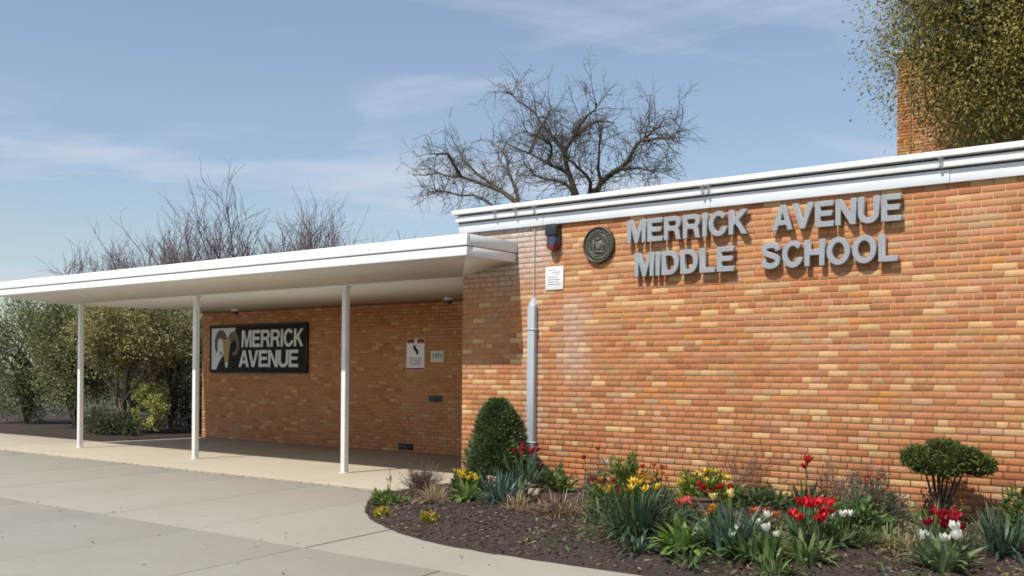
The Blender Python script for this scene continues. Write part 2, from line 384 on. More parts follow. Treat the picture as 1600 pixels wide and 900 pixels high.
for z0, z1, p in ((2.935, 3.048, 0), (3.058, 3.195, .018)): under(G().box(XL-p, XL+.035, -.934, 3.69, z0, z1).build('left_end_fascia', 'white'), canopy)
for x in (-3.68, -7.47, -11.28):
    p = under(G().box(x-.043, x+.043, .06, .146, .0, 2.81).build('post', 'post'), canopy)
    md = p.modifiers.new('b', 'BEVEL'); md.width = .008; md.segments = 2
    q = G().box(x-.058, x+.058, .045, .161, .0, .012).build('base_plate', 'post', p)
    q = G().box(x-.056, x+.056, .047, .159, 2.784, 2.799).build('cap_plate', 'post', p)
# ------------------------------------------------------------------ lettering
def arc(cx_, cy_, rx, ry, a0, a1, n=14):
    return [(cx_+rx*math.cos(math.radians(a0+(a1-a0)*i/n)), cy_+ry*math.sin(math.radians(a0+(a1-a0)*i/n))) for i in range(n+1)]
def spath():
    P = np.array([(.76, .70), (.68, .855), (.43, .915), (.18, .85), (.115, .725), (.20, .60), (.43, .515), (.68, .42), (.745, .28), (.66, .145), (.43, .085), (.17, .14), (.085, .32)])
    Q = []
    for i in range(len(P)-1):
        p0, p1, p2, p3 = P[max(i-1, 0)], P[i], P[i+1], P[min(i+2, len(P)-1)]
        for t in np.linspace(0, 1, 5)[:-1]: Q.append(.5*((2*p1)+(p2-p0)*t+(2*p0-5*p1+4*p2-p3)*t*t+(3*p1-p0-3*p2+p3)*t**3))
    Q.append(P[-1]); Q = np.array(Q); T = np.gradient(Q, axis=0); T /= np.linalg.norm(T, axis=1)[:, None]; Nn = np.stack([-T[:, 1], T[:, 0]], 1)
    return [tuple(p) for p in Q+Nn*.1] + [tuple(p) for p in (Q-Nn*.1)[::-1]]
GL = {
 'E': (.80, [[(0, 0), (0, 1), (.78, 1), (.78, .81), (.21, .81), (.21, .605), (.72, .605), (.72, .42), (.21, .42), (.21, .19), (.80, .19), (.80, 0)]]),
 'I': (.21, [[(0, 0), (0, 1), (.21, 1), (.21, 0)]]),
 'L': (.74, [[(0, 0), (0, 1), (.21, 1), (.21, .19), (.74, .19), (.74, 0)]]),
 'H': (.86, [[(0, 0), (0, 1), (.21, 1), (.21, .61), (.65, .61), (.65, 1), (.86, 1), (.86, 0), (.65, 0), (.65, .42), (.21, .42), (.21, 0)]]),
 'M': (1.02, [[(0, 0), (0, 1), (.29, 1), (.51, .33), (.73, 1), (1.02, 1), (1.02, 0), (.82, 0), (.82, .74), (.595, 0), (.425, 0), (.20, .74), (.20, 0)]]),
 'N': (.86, [[(0, 0), (0, 1), (.22, 1), (.655, .33), (.655, 1), (.86, 1), (.86, 0), (.64, 0), (.205, .67), (.205, 0)]]),
 'K': (.90, [[(0, 0), (0, 1), (.21, 1), (.21, .60), (.59, 1), (.86, 1), (.46, .60), (.90, 0), (.64, 0), (.315, .46), (.21, .35), (.21, 0)]]),
 'A': (.96, [[(0, 0), (.37, 1), (.59, 1), (.96, 0), (.73, 0), (.665, .21), (.285, .21), (.22, 0)], [(.345, .385), (.605, .385), (.475, .77)]]),
 'V': (.93, [[(0, 1), (.23, 1), (.465, .28), (.70, 1), (.93, 1), (.575, 0), (.355, 0)]]),
 'R': (.90, [[(0, 0), (0, 1)] + arc(.57, .715, .29, .285, 90, -60) + [(.76, .42), (.88, 0), (.65, 0), (.555, .36), (.45, .395), (.21, .395), (.21, 0)], [(.21, .82)] + arc(.54, .70, .11, .12, 90, -90) + [(.21, .58)]]),
 'D': (.86, [[(0, 0), (0, 1)] + arc(.40, .5, .46, .5, 90, -90, 24), [(.21, .82)] + arc(.38, .5, .27, .32, 90, -90, 20) + [(.21, .18)]]),
 'U': (.86, [[(0, 1), (0, .38)] + arc(.43, .37, .43, .39, 180, 360, 20) + [(.86, 1), (.65, 1), (.65, .38)] + arc(.43, .38, .22, .21, 360, 180, 16) + [(.21, 1)]]),
 'O': (.98, [arc(.49, .5, .49, .52, 0, 350, 35), arc(.49, .5, .275, .335, 0, 350, 35)]),
 'C': (.90, [arc(.47, .5, .47, .52, 42, 342, 34) + arc(.47, .5, .265, .335, 336, 36, 28)]),
 'S': (.86, [spath()]),
}
def glyph_mesh(ch, sx, sz, depth, shear=0.):
    cu_ = bpy.data.curves.new('glyph', 'CURVE'); cu_.dimensions = '2D'; cu_.fill_mode = 'BOTH'; cu_.extrude = depth/2
    cu_.bevel_depth = min(.004, depth*.1) if depth > .01 else 0; cu_.bevel_resolution = 1
    for pts in GL[ch][1]:
        s = cu_.splines.new('POLY'); s.points.add(len(pts)-1); s.use_cyclic_u = True
        for p, (x, z) in zip(s.points, pts): p.co = ((x+shear*z)*sx, z*sz, 0, 1)
    ob = bpy.data.objects.new('glyph', cu_); col.objects.link(ob)
    dg = bpy.context.evaluated_depsgraph_get(); dg.update()
    me = bpy.data.meshes.new_from_object(ob.evaluated_get(dg)); bpy.data.objects.remove(ob)
    me.transform(Matrix.Rotation(math.radians(90), 4, 'X')); return me
def write_word(word, x0, x1, z, h, y, depth, mat, parent, cache, gap=.11, shear=0., name='letter'):
    W = sum(GL[c][0] for c in word) + gap*(len(word)-1) - .13*word.count('A'); sx = (x1-x0)/W; x = x0
    for c in word:
        key = (c, round(sx, 2), round(h, 3))
        if key not in cache:
            cache[key] = glyph_mesh(c, sx, h, depth, shear); cache[key].materials.clear(); cache[key].materials.append(M[mat])
        o = bpy.data.objects.new(name, cache[key]); col.objects.link(o); o.parent = parent
        o.location = Vector((x, y, z)) - parent.location; x += (GL[c][0]+gap-(.13 if c == 'A' else 0))*sx
lt = thing('raised_lettering', 'upper line of raised grey metal capital letters on sunlit brick wall', 'lettering', (1.4, -.03, 3.04), 'raised name letters on the brick wall')
lt2 = thing('raised_lettering', 'lower line of raised grey metal capital letters on sunlit brick wall', 'lettering', (1.5, -.03, 2.64), 'raised name letters on the brick wall')
cache = {}
write_word('MERRICK', 1.405, 2.945, 3.048, .262, -.055, .05, 'letter', lt, cache)
write_word('AVENUE', 3.235, 4.60, 3.048, .262, -.055, .05, 'letter', lt, cache)
write_word('MIDDLE', 1.51, 2.785, 2.648, .270, -.055, .05, 'letter', lt2, cache)
write_word('SCHOOL', 3.115, 4.565, 2.648, .270, -.055, .05, 'letter', lt2, cache)
# bronze seal
seal = thing('wall_seal', 'round dark bronze seal mounted beside the raised letters', 'seal', (.965, 0, 3.066))
R = .222
G().disc((0, 0, 0), R, -.038, -.001, 56, r2=R).build('disc', 'bronze', seal)
def ring(r0, r1, y0, y1, n=56):
    a = np.arange(n)*2*math.pi/n; P = []
    for r_, y_ in ((r0, y1), (r0+.004, y0), (r1-.004, y0), (r1, y1)): P.append(np.stack([r_*np.cos(a), np.full(n, y_), r_*np.sin(a)], 1))
    return G().add(np.vstack(P), [(q*n+i, q*n+(i+1) % n, (q+1)*n+(i+1) % n, (q+1)*n+i) for q in range(3) for i in range(n)])
ring(.196, .221, -.052, -.037).build('rim', 'bronze', seal); ring(.128, .138, -.046, -.037).build('inner_ring', 'bronze_hi', seal)
g = G()
for k in range(34):
    a = math.radians(20+k*9.6); c_, s_ = math.cos(a), math.sin(a); hw = .0045; 
    for r0, r1 in ((.150, .184),):
        t_ = np.array([-s_, 0, c_])*hw; d_ = np.array([c_, 0, s_])
        P0, P1 = d_*r0, d_*(r1 if k % 3 else r1-.01)
        V = [P0-t_, P0+t_, P1+t_, P1-t_]; V = [v+np.array([0, -.037, 0]) for v in V]+[v+np.array([0, -.044, 0]) for v in V]
        g.add(V, [(4, 5, 6, 7), (0, 1, 5, 4), (1, 2, 6, 5), (2, 3, 7, 6), (3, 0, 4, 7)])
g.build('rim_characters', 'bronze_hi', seal)
g = G()  # central shield, two spread figures either side, crest on top
g.add([(-.035, -.05, .035), (.035, -.05, .035), (.035, -.05, -.02), (0, -.052, -.06), (-.035, -.05, -.02), (-.045, -.037, .045), (.045, -.037, .045), (.045, -.037, -.025), (0, -.037, -.075), (-.045, -.037, -.025)], [(0, 1, 2, 3, 4)])
g.add(g.V[0], [(i, (i+1) % 5, (i+1) % 5+5, i+5) for i in range(5)])
for s_ in (-1, 1):
    g.tube([(s_*.058, -.04, -.075), (s_*.066, -.046, -.02), (s_*.06, -.047, .03), (s_*.064, -.045, .055)], [.012, .017, .015, .009], 8)
    g.tube([(s_*.05, -.042, .02), (s_*.085, -.043, .01), (s_*.10, -.041, -.03)], [.008, .008, .005], 6)
g.tube([(-.03, -.042, .075), (0, -.046, .062), (.03, -.042, .075)], [.008, .014, .008], 8)
g.tube([(-.085, -.041, -.092), (-.03, -.045, -.085), (.03, -.045, -.085), (.085, -.041, -.092)], .010, 6)
g.build('crest_relief', 'bronze_hi', seal, True)
# wall lamp under roof edge
lamp = thing('wall_lamp', 'dark wall mounted lamp with rounded base beneath the roof edge', 'lamp', (.30, 0, 3.2))
bevelbox('housing', 'dark', lamp, (-.085, .085, -.13, -.002, .02, .165), .012)
n = 16; a = np.linspace(0, math.pi, n)
P = [(-.078, 0, .02), (-.078, 0, -.06)] + [(-.078*math.cos(t), 0, -.06-.095*math.sin(t)) for t in a[1:-1]] + [(.078, 0, -.06), (.078, 0, .02)]
def bulged(P, y0, y1):
    m_ = len(P); f_ = [(x*.8, y0, z*.94-.004) for x, y, z in P]; b_ = [(x, y1, z) for x, y, z in P]; md_ = [(x, y0+.03, z) for x, y, z in P]
    g = G(); g.poly(f_); V = f_+md_+b_
    g.add(V, [(q*m_+i, q*m_+(i+1) % m_, (q+1)*m_+(i+1) % m_, (q+1)*m_+i) for q in range(2) for i in range(m_)]); return g
bulged(P, -.115, -.002).build('lens', 'lens', lamp)
P = [(-.082, 0, -.085)] + [(-.080*math.cos(t), 0, -.085-.078*math.sin(t)) for t in a] + [(.082, 0, -.085)]
bulged(P, -.119, -.004).build('lower_lens', 'lens_red', lamp)
# white notice with faint lines
nt_ = thing('wall_notice', 'square white notice board below the wall lamp', 'sign', (.287, 0, 2.70))
bevelbox('panel', 'sign_white', nt_, (-.138, .138, -.016, -.001, -.145, .145), .003)
for z, x0, x1 in ((.10, -.09, .02), (.07, -.03, .10), (.045, .01, .08), (.01, -.10, .05), (-.02, -.10, .09), (-.05, -.10, .07), (-.08, -.09, .10)):
    G().box(x0, x1, -.0178, -.016, z, z+.009).build('print_line', 'sign_blue', nt_)
# downspout
dsp = thing('downspout', 'grey metal pipe cover running up the brick wall', 'downspout', (-.035, 0, 0))
bevelbox('duct', 'steel', dsp, (-.056, .056, -.075, -.001, .06, 2.36), .008)
V = [(-.052, -.075, 2.361), (.052, -.075, 2.361), (.052, -.001, 2.361), (-.052, -.001, 2.361), (-.012, -.03, 2.47), (.018, -.03, 2.47), (.018, -.001, 2.47), (-.012, -.001, 2.47)]
G().add(V, [(0, 1, 5, 4), (1, 2, 6, 5), (3, 0, 4, 7), (4, 5, 6, 7)]).build('tapered_top', 'steel', dsp)
G().tube([(.003, -.012, 2.46), (.003, -.012, 3.37)], .008, 8).build('conduit', paint('stained_conduit', (.52, .46, .41), .6), dsp)
for z in (.62, 2.05):
    G().box(-.075, .075, -.079, -.002, z, z+.022).build('bracket', 'steel', dsp)

# ------------------------------------------------------------------ signs on the entrance wall
Y = 3.7
bs = thing('banner_sign', 'long black sign with white lettering and animal head emblem on shaded wall', 'sign', (-10.5, Y, 2.02))
bevelbox('panel', 'black', bs, (-1.655, 1.655, -.05, -.002, -.51, .51), .006)
for d in ((-1.675, 1.675, -.062, -.003, .505, .53), (-1.675, 1.675, -.062, -.003, -.53, -.505), (-1.68, -1.655, -.062, -.003, -.53, .53), (1.655, 1.68, -.062, -.003, -.53, .53)):
    G().box(*d).build('frame_bar', 'dark', bs)
write_word('MERRICK', -11.02, -8.93, 2.055, .37, Y-.053, .006, 'sign_text', bs, cache, .07, .03)
write_word('AVENUE', -11.12, -9.10, 1.62, .365, Y-.053, .006, 'sign_text', bs, cache, .05, .03)
def flat(name, pts, y, mat):
    g = G(); g.poly([(x, y, z) for x, z in pts]); return g.build(name, mat, bs)
o = flat('emblem_field', [(-1.62, .47), (-.74, .47), (-.80, .30), (-1.02, .02), (-1.30, -.24), (-1.45, -.46), (-1.62, -.46)], -.0525, 'grey_white')
def horn(cx_, cz_, r, w0, w1, a0, a1, y, mat, nm):
    n = 22; g = G(); V = []
    for i in range(n+1):
        t = i/n; a = math.radians(a0+(a1-a0)*t); rr = r*(1-.35*t); ww = w0+(w1-w0)*t
        V += [(cx_+rr*math.cos(a), y, cz_+rr*1.35*math.sin(a)), (cx_+(rr-ww)*math.cos(a), y, cz_+(rr-ww)*1.35*math.sin(a))]
    g.add(V, [(2*i, 2*i+2, 2*i+3, 2*i+1) for i in range(n)]); return g.build(nm, mat, bs)
horn(-1.29, .10, .27, .17, .05, 20, 290, -.0545, 'horn', 'emblem_horn')
horn(-.80, .08, .25, .17, .05, 160, -110, -.0545, 'horn2', 'emblem_horn')
flat('emblem_face', [(-1.20, .24), (-1.06, .17), (-.92, .24), (-.95, -.02), (-1.0, -.28), (-1.05, -.38), (-1.10, -.38), (-1.14, -.26), (-1.18, 0)], -.0565, 'tan')
flat('emblem_muzzle', [(-1.11, -.30), (-1.0, -.30), (-1.02, -.41), (-1.09, -.41)], -.058, 'grey_white')
flat('emblem_stripe', [(-1.42, -.10), (-1.36, .06), (-1.28, -.15), (-1.50, -.44), (-1.55, -.44)], -.0556, 'sign_text')
ws = thing('warning_sign', 'white warning sign with dark red corners and black figure on shaded wall', 'sign', (-5.73, Y, 1.865))
bevelbox('panel', 'sign_white', ws, (-.235, .235, -.012, -.001, -.30, .30), .003)
for d in ((-.225, -.03, .215, .29), (.045, .225, .215, .29), (-.225, .225, -.292, -.255)):
    G().box(d[0], d[1], -.0138, -.012, d[2], d[3]).build('red_band', 'sign_red', ws)
G().poly([(-.06, -.0145, .17), (-.01, -.0145, .185), (.02, -.0145, .12), (.07, -.0145, .08), (.085, -.0145, .02), (.04, -.0145, -.02), (.02, -.0145, .04), (-.03, -.0145, .08), (-.05, -.0145, .10)]).build('figure', 'black', ws)
for z, x0, x1 in ((-.08, -.18, .18), (-.12, -.15, .16), (-.16, -.18, .14), (-.20, -.14, .15)): G().box(x0, x1, -.0138, -.012, z, z+.018).build('print_line', 'sign_blue', ws)
s2 = thing('small_notice', 'small pale notice to the right of the warning sign', 'sign', (-5.17, Y, 1.825))
bevelbox('panel', 'grey_white', s2, (-.165, .165, -.012, -.001, -.105, .105), .003)
for d in ((-.05, .05, -.03, .06), (-.12, -.08, -.05, .05), (.08, .12, -.05, .05)): G().box(d[0], d[1], -.0138, -.012, d[2], d[3]).build('print_mark', 'sign_blue', s2)
s3 = thing('wall_plaque', 'narrow dark green plaque low on the shaded entrance wall', 'plaque', (-5.2, Y, 1.04))
bevelbox('plate', 'dark', s3, (-.17, .17, -.025, -.001, -.055, .055), .004)
G().box(-.14, .14, -.028, -.025, -.03, .03).build('face', 'sign_blue', s3).data.materials[0] = paint('plaque_green', (.05, .06, .05), .5)
def dome_cam(loc, label):
    t = thing('security_camera', label, 'camera', loc, 'cameras under the canopy')
    n = 14; rings_ = []
    G().tube([(0, 0, 0), (0, 0, -.05)], [.075, .085], 18).tube([(0, 0, -.05), (0, 0, -.052)], [.085, .001], 18).build('housing', 'white', t, False)
    P = [(0, 0, -.05-.07*math.sin(k*math.pi/12)) for k in range(7)]; Rr = [.068*math.cos(k*math.pi/12)+.001 for k in range(7)]
    G().tube(P, Rr, 18).build('lens_dome', 'dark', t, True)
dome_cam((-4.35, 3.1, 2.852), 'small white dome camera under the canopy beside the wall corner')
dome_cam((-10.5, 3.1, 2.852), 'small white dome camera under the canopy above the black sign')

# ------------------------------------------------------------------ tower behind the roof
tw = thing('brick_tower', 'tall brick tower rising behind the white roof edge', 'tower', (.58, 12, 0))
tb = under(G().box(.588, 3.1, 12.004, 14.5, -.08, 8.45).build('wall', 'mortar'), tw)
wall_bricks(tb, 12, .86, 3.1, 5.0, 8.4, single=lambda b: b[0] < 1.75 and b[1] > 6.2, nsingle=290)
wall_bricks(under(G().box(.586, .862, 11.95, 12.0, 0, 8.45).build('corner_pier', 'mortar'), tw), 11.94, .58, .855, 5.0, 8.4)
under(G().box(.50, 3.2, 11.86, 14.6, 8.452, 8.56).build('coping', 'grey_white'), tw)
# far house glimpsed through the shrubs
fh = thing('far_house', 'distant orange brick house seen through the left shrubs', 'house', (-58, 33, 0))
G().box(-9, 8, 0, 8, -.08, 5).build('wall', paint('far_brick', (.46, .21, .10), .85, .3), fh)
G().add([(-9.4, -.4, 5), (8.4, -.4, 5), (8.4, 8.4, 5), (-9.4, 8.4, 5), (-5, 4, 8), (4, 4, 8)], [(0, 1, 5, 4), (2, 3, 4, 5)]).add([(8.4, -.4, 5), (8.4, 8.4, 5), (4, 4, 8), (-9.4, 8.4, 5), (-9.4, -.4, 5), (-5, 4, 8)], [(0, 1, 2), (3, 4, 5)]).build('roof', 'roofing', fh)
for x in (-6.5, -2.5, 1.5, 5.5):
    G().box(x-.6, x+.6, -.03, -.002, 1.2, 2.8).build('window', 'white', fh); 
for x in (-6.5, -2.5, 1.5, 5.5): G().box(x-.5, x+.5, -.04, -.031, 1.3, 2.7).build('pane', 'lens', fh)

# ------------------------------------------------------------------ trees
def gcol(base, n, v=.3): return np.clip(np.array(base)[None]*rng.uniform(1-v, 1+v, (n, 1))*rng.uniform(.9, 1.1, (n, 3)), 0, 1)
def twig_spray(g, P, D, length, r, depth, c, droop=0., spread=.6, nchild=3):
    n = 4; pts = [np.array(P)]; d = np.array(D)/np.linalg.norm(D)
    for i in range(n):
        d = d + rng.normal(0, .22, 3); d[2] -= droop; d /= np.linalg.norm(d); pts.append(pts[-1]+d*length/n)
    g.tube(pts, np.linspace(r, r*.45, n+1), 3 if r < .02 else 5, c*rng.uniform(.8, 1.2), False)
    if depth > 0:
        for k in range(nchild):
            t = rng.uniform(.25, 1.0); i = min(int(t*n), n-1); p = pts[i]+(pts[i+1]-pts[i])*(t*n-i)
            dd = d + rng.normal(0, spread, 3); dd[2] += .12
            twig_spray(g, p, dd, length*rng.uniform(.45, .75), r*.55, depth-1, c, droop, spread, nchild)
BR = [[(-12.04,18.0,5.12),(-12.07,17.78,7.62),(-12.23,17.56,8.31),(-12.24,17.34,8.98),(-12.72,17.12,9.64),(-13.21,16.9,10.38),(-14.04,16.68,11.05)],
[(-12.72,18.0,9.16),(-12.05,17.5,9.37),(-11.46,17.01,9.57),(-10.74,16.51,9.8),(-10.04,16.02,9.95)],
[(-11.88,18.0,5.32),(-11.62,17.93,7.59),(-11.11,17.85,7.91),(-10.31,17.78,8.25),(-9.82,17.7,8.68),(-9.42,17.63,9.04),(-8.95,17.56,9.27),(-8.3,17.48,9.34)],
[(-9.65,18.0,9.14),(-8.51,17.14,8.89),(-7.38,16.27,8.61)],
[(-11.67,18.0,7.61),(-11.25,17.28,8.03),(-11.36,16.56,8.42),(-10.94,15.83,8.52)],
[(-11.21,18.0,7.94),(-11.13,17.75,8.72),(-10.82,17.51,9.71)],
[(-12.46,18.0,5.14),(-15.05,18.42,7.67),(-16.12,18.84,8.25),(-17.13,19.25,8.78),(-18.77,19.67,9.85),(-19.56,20.09,10.63)],
[(-16.06,18.0,8.47),(-17.91,18.5,8.97),(-19.57,19.0,9.38),(-21.42,19.5,9.6)],
[(-15.43,18.0,8.06),(-15.53,18.44,8.83),(-15.99,18.88,9.52),(-17.11,19.33,10.32)],
[(-12.2,18.0,5.56),(-12.13,17.65,7.67),(-12.52,17.3,8.04),(-13.23,16.96,8.26),(-13.29,16.61,8.47)],
[(-12.55,18.0,8.42),(-13.34,18.06,8.78),(-14.32,18.12,9.32),(-15.78,18.18,10.0)],
[(-13.28,18.0,5.63),(-15.37,17.72,7.33),(-16.34,17.44,7.96),(-17.33,17.16,8.13),(-18.08,16.88,8.17)],
[(-12.72,18.0,8.76),(-12.86,17.45,9.01),(-12.56,16.91,9.26),(-13.16,16.36,9.6)],
[(-10.45,18.0,8.3),(-9.08,17.02,8.02),(-7.97,16.03,7.57)],
[(-17.28,18.0,9.38),(-17.46,17.29,9.56),(-17.67,16.57,9.46)],
[(-13.39,18.0,9.91),(-14.43,19.07,10.65),(-14.89,20.14,11.53)],
[(-12.17,18.0,9.87),(-12.02,18.82,10.25),(-11.78,19.64,10.34)]]
bt = thing('bare_tree', 'bare spreading tree with forked limbs rising behind the roof', 'tree', (-12.1, 18, 0))
BC = np.array((.10, .082, .062))
g = G(); g.tube([(-12.0, 18, -.05), (-12.08, 18, 1.5), (-12.02, 18, 3.2), (-12.1, 18, 5.4)], [.34, .26, .24, .20], 10, BC); under(g.build('trunk', 'bark', None, True), bt)
gl, gt = G(), G(); pool = [np.array(p, float) for p in BR[0]]
for bi, p in enumerate(BR):
    p = [np.array(q, float) for q in p]
    if bi:
        j = min(range(len(pool)), key=lambda i: np.linalg.norm(pool[i]-p[0])); p[0] = pool[j].copy()
    if np.linalg.norm(p[0]-np.array((-12.1, 18, 5.3))) < 1.6 or p[0][2] < 5.8: p[0] = np.array((-12.08, 18, 5.0))
    pool += p[1:]; n = len(p); r0 = .125 if n > 5 else .07
    P = [p[0]]
    for q in range(n-1):
        mid = (p[q]+p[q+1])/2 + rng.normal(0, .05, 3); P += [mid, p[q+1]]
    rad = np.linspace(r0, .018, len(P)); gl.tube(P, rad, 7, BC)
    Ltot = len(P)
    for k in range(int(7*n)):
        i = rng.integers(1 if p[0][2] > 6 else 3, Ltot); base = P[i]+(P[i-1]-P[i])*rng.uniform(0, 1)
        d = (P[i]-P[i-1]); d = d/np.linalg.norm(d)*.6 + rng.normal(0, .75, 3); d[2] += .15
        twig_spray(gt, base, d, rng.uniform(.5, 1.25), .016, 2, BC*1.15, .02, .7, 3)
under(gl.build('limb', 'bark', None, True), bt); under(gt.build('twigs', 'bark'), bt)
# upright twiggy trees behind the canopy
def vase_tree(loc, label, H, W, nst, seed, c, dense):
    t = thing('twiggy_tree', label, 'tree', loc, 'twiggy trees behind the canopy'); g1, g2 = G(), G(); c = np.array(c)
    g1.tube([(0, 0, -.08), (.05, 0, 1.0), (0, 0, 2.2)], [.22, .17, .16], 8, c)
    for k in range(nst):
        a = rng.uniform(0, 2*math.pi); s = rng.uniform(.15, 1)**.6*W; top = np.array([math.cos(a)*s, math.sin(a)*s*.7, H*(rng.uniform(.55, .86) if k else 1.0)*(1-.38*(s/W)**2)])
        p0 = np.array([0, 0, rng.uniform(1.6, 2.2)]); m1 = p0*.45+top*.55*np.array([1.25, 1.25, .75]); m1 = p0 + (top-p0)*np.array([.62, .62, .38])
        P = [p0, p0+(m1-p0)*.5+rng.normal(0, .08, 3), m1, m1+(top-m1)*.5+rng.normal(0, .08, 3), top]
        g1.tube(P, [.085, .065, .05, .03, .010], 5, c)
        for q in range(dense):
            t_ = rng.uniform(.35, 1); i = min(int(t_*4), 3); b = P[i]+(P[i+1]-P[i])*(t_*4-i)
            d = np.array([rng.normal(0, .30)+.55*math.cos(a)*s/W, rng.normal(0, .33), 1.0]); twig_spray(g2, b, d, rng.uniform(.6, 1.7)*H/9, .015, 1, c*1.15, -.03, .3, 3)
    g1.build('trunk', 'bark', t, True); g2.build('twigs', 'bark', t)
vase_tree((-23.6, 13.3, 0), 'tall bare tree of upright purplish twigs above the white canopy', 9.3, 6.2, 50, 1, (.17, .125, .125), 28)
vase_tree((-31.0, 13.6, 0), 'bare twiggy tree leaning in above the far left canopy end', 8.6, 5.4, 44, 2, (.17, .125, .125), 28)
vase_tree((-19.4, 14.5, 0), 'shorter bare twiggy tree next to the tall upright one', 7.3, 3.6, 28, 3, (.17, .13, .125), 20)
# leafy trees and shrubs
def leafy(name, label, cat, loc, ctr, rad, n, base, ln, wd, clumps, trunk, group=None, v=.35, droop=0., twigs=0, bark=(.10, .08, .06), hollow=.45):
    t = thing(name, label, cat, loc, group); ctr = np.array(ctr, float); rad = np.array(rad, float)
    d = rng.normal(size=(clumps, 3)); d /= np.linalg.norm(d, axis=1)[:, None]; rr = rng.uniform(hollow, 1.0, (clumps, 1))**.8
    K = ctr + d*rad*rr; ksz = rng.uniform(.12, .30, clumps)*rad.mean(); tone = rng.uniform(.65, 1.3, clumps)
    i = rng.integers(0, clumps, n); P = K[i] + np.clip(rng.normal(size=(n, 3)), -1.7, 1.7)*ksz[i][:, None]*.62; P[:, 2] = np.maximum(P[:, 2], .02)
    D = (P-ctr)/rad + rng.normal(size=(n, 3))*.8; D[:, 2] -= droop
    C = gcol(base, n, v)*tone[i][:, None]
    g = G(); g.leaves(P, D, rng.uniform(.6, 1.3, n)*ln, rng.uniform(.7, 1.2, n)*wd, np.clip(C, 0, .9), up_=rng.normal(size=(n, 3))*.75+np.array([0, -.45, .9])); g.build('crown', 'leaf', t)
    b = G(); bc = np.array(bark)
    for (p, r_) in trunk: b.tube(p, r_, 7, bc)
    top = np.array(trunk[0][0][-1], float)
    for k in K[rng.permutation(clumps)[:max(twigs, 8)]]:
        s_ = np.array(trunk[rng.integers(len(trunk))][0][-1], float); m_ = s_+(k-s_)*.5+rng.normal(0, .06, 3)*rad.mean(); b.tube([s_, m_, k], np.array([.035, .02, .006])*rad.mean(), 5, bc)
    b.build('trunk', 'bark', t, True); return t
leafy('spring_tree', 'olive green leafy tree hanging over the roof beside brick tower', 'tree', (3.95, 9.2, 0), (-.22, 0, 8.55), (2.5, 2.2, 3.35), 120000, (.27, .235, .055), .075, .034, 620,
      [([(0, 0, -.08), (.05, 0, 2.5), (0, .05, 5.2), (.05, 0, 7.2)], [.26, .22, .19, .12])], droop=.5, twigs=120)
SG = 'shrubs beyond the entrance walk'
st = lambda n, w, h: [([(0, 0, -.05), (rng.uniform(-.3, .3)*w, rng.uniform(-.2, .2), h*.5), (rng.uniform(-1, 1)*w, rng.uniform(-.5, .5)*w, h)], [.05, .04, .028]) for _ in range(n)]
leafy('garden_shrub', 'big olive shrub on twisted bare stems beyond the entrance walk', 'shrub', (-15.0, 3.3, 0), (0, 0, 2.55), (1.35, 1.1, 1.15), 20000, (.29, .265, .105), .075, .04, 130, st(12, .8, 1.5), SG, twigs=70, hollow=.3, bark=(.16, .13, .10))
leafy('garden_shrub', 'olive shrub with thin top just left of the black sign wall', 'shrub', (-16.2, 5.2, 0), (0, 0, 2.2), (1.25, 1.0, 1.2), 14000, (.24, .225, .085), .075, .04, 70, st(7, .6, 1.3), SG, twigs=60, hollow=.3)
leafy('low_bush', 'bright yellow green low bush between darker shrubs at left', 'bush', (-14.35, 3.5, 0), (0, 0, .62), (.45, .4, .55), 5200, (.42, .43, .13), .06, .03, 60, [([(0, 0, -.05), (0, 0, .3)], [.03, .02])], SG)
leafy('low_bush', 'dark rounded evergreen bush against the left end of brick wall', 'bush', (-13.75, 4.3, 0), (0, 0, .62), (.62, .5, .60), 5200, (.022, .030, .014), .06, .03, 60, [([(0, 0, -.05), (0, 0, .3)], [.03, .02])], SG)
leafy('low_bush', 'dark green undergrowth at the foot of the big olive shrub', 'bush', (-14.9, 2.7, 0), (0, 0, .25), (1.1, .4, .35), 3600, (.06, .075, .03), .09, .025, 60, [([(0, 0, -.05), (0, 0, .2)], [.03, .02])], SG)
leafy('garden_shrub', 'olive green shrub at the far left edge under canopy', 'shrub', (-17.9, 3.6, 0), (0, 0, 2.1), (1.5, 1.1, 1.5), 20000, (.17, .17, .065), .075, .04, 100, st(9, .8, 1.4), SG, twigs=60, hollow=.3)
leafy('garden_shrub', 'dense green shrub behind leftmost canopy post', 'shrub', (-21.2, 3.9, 0), (0, 0, 1.9), (1.8, 1.2, 1.8), 20000, (.14, .155, .055), .075, .04, 100, st(9, .8, 1.3), SG, twigs=60, hollow=.3)
leafy('garden_shrub', 'pale green shrub standing behind the other left shrubs', 'shrub', (-19.5, 7.5, 0), (0, 0, 2.0), (2.6, 1.2, 1.8), 18000, (.15, .155, .06), .085, .045, 100, st(9, 1.2, 1.3), SG, twigs=60, hollow=.3)
leafy('hedge_tree', 'loose green tree filling the gap far behind the shrubs', 'tree', (-30, 12, 0), (0, 0, 2.2), (5.5, 1.5, 2.2), 12000, (.075, .085, .032), .12, .06, 120, [([(0, 0, -.05), (0, 0, 1.3)], [.14, .1])], None, twigs=40, hollow=.2)
tag(G().box(-34, -12.62, 1.32, 9.5, -.085, .02).build('planting_soil', 'mulch'), kind='structure')

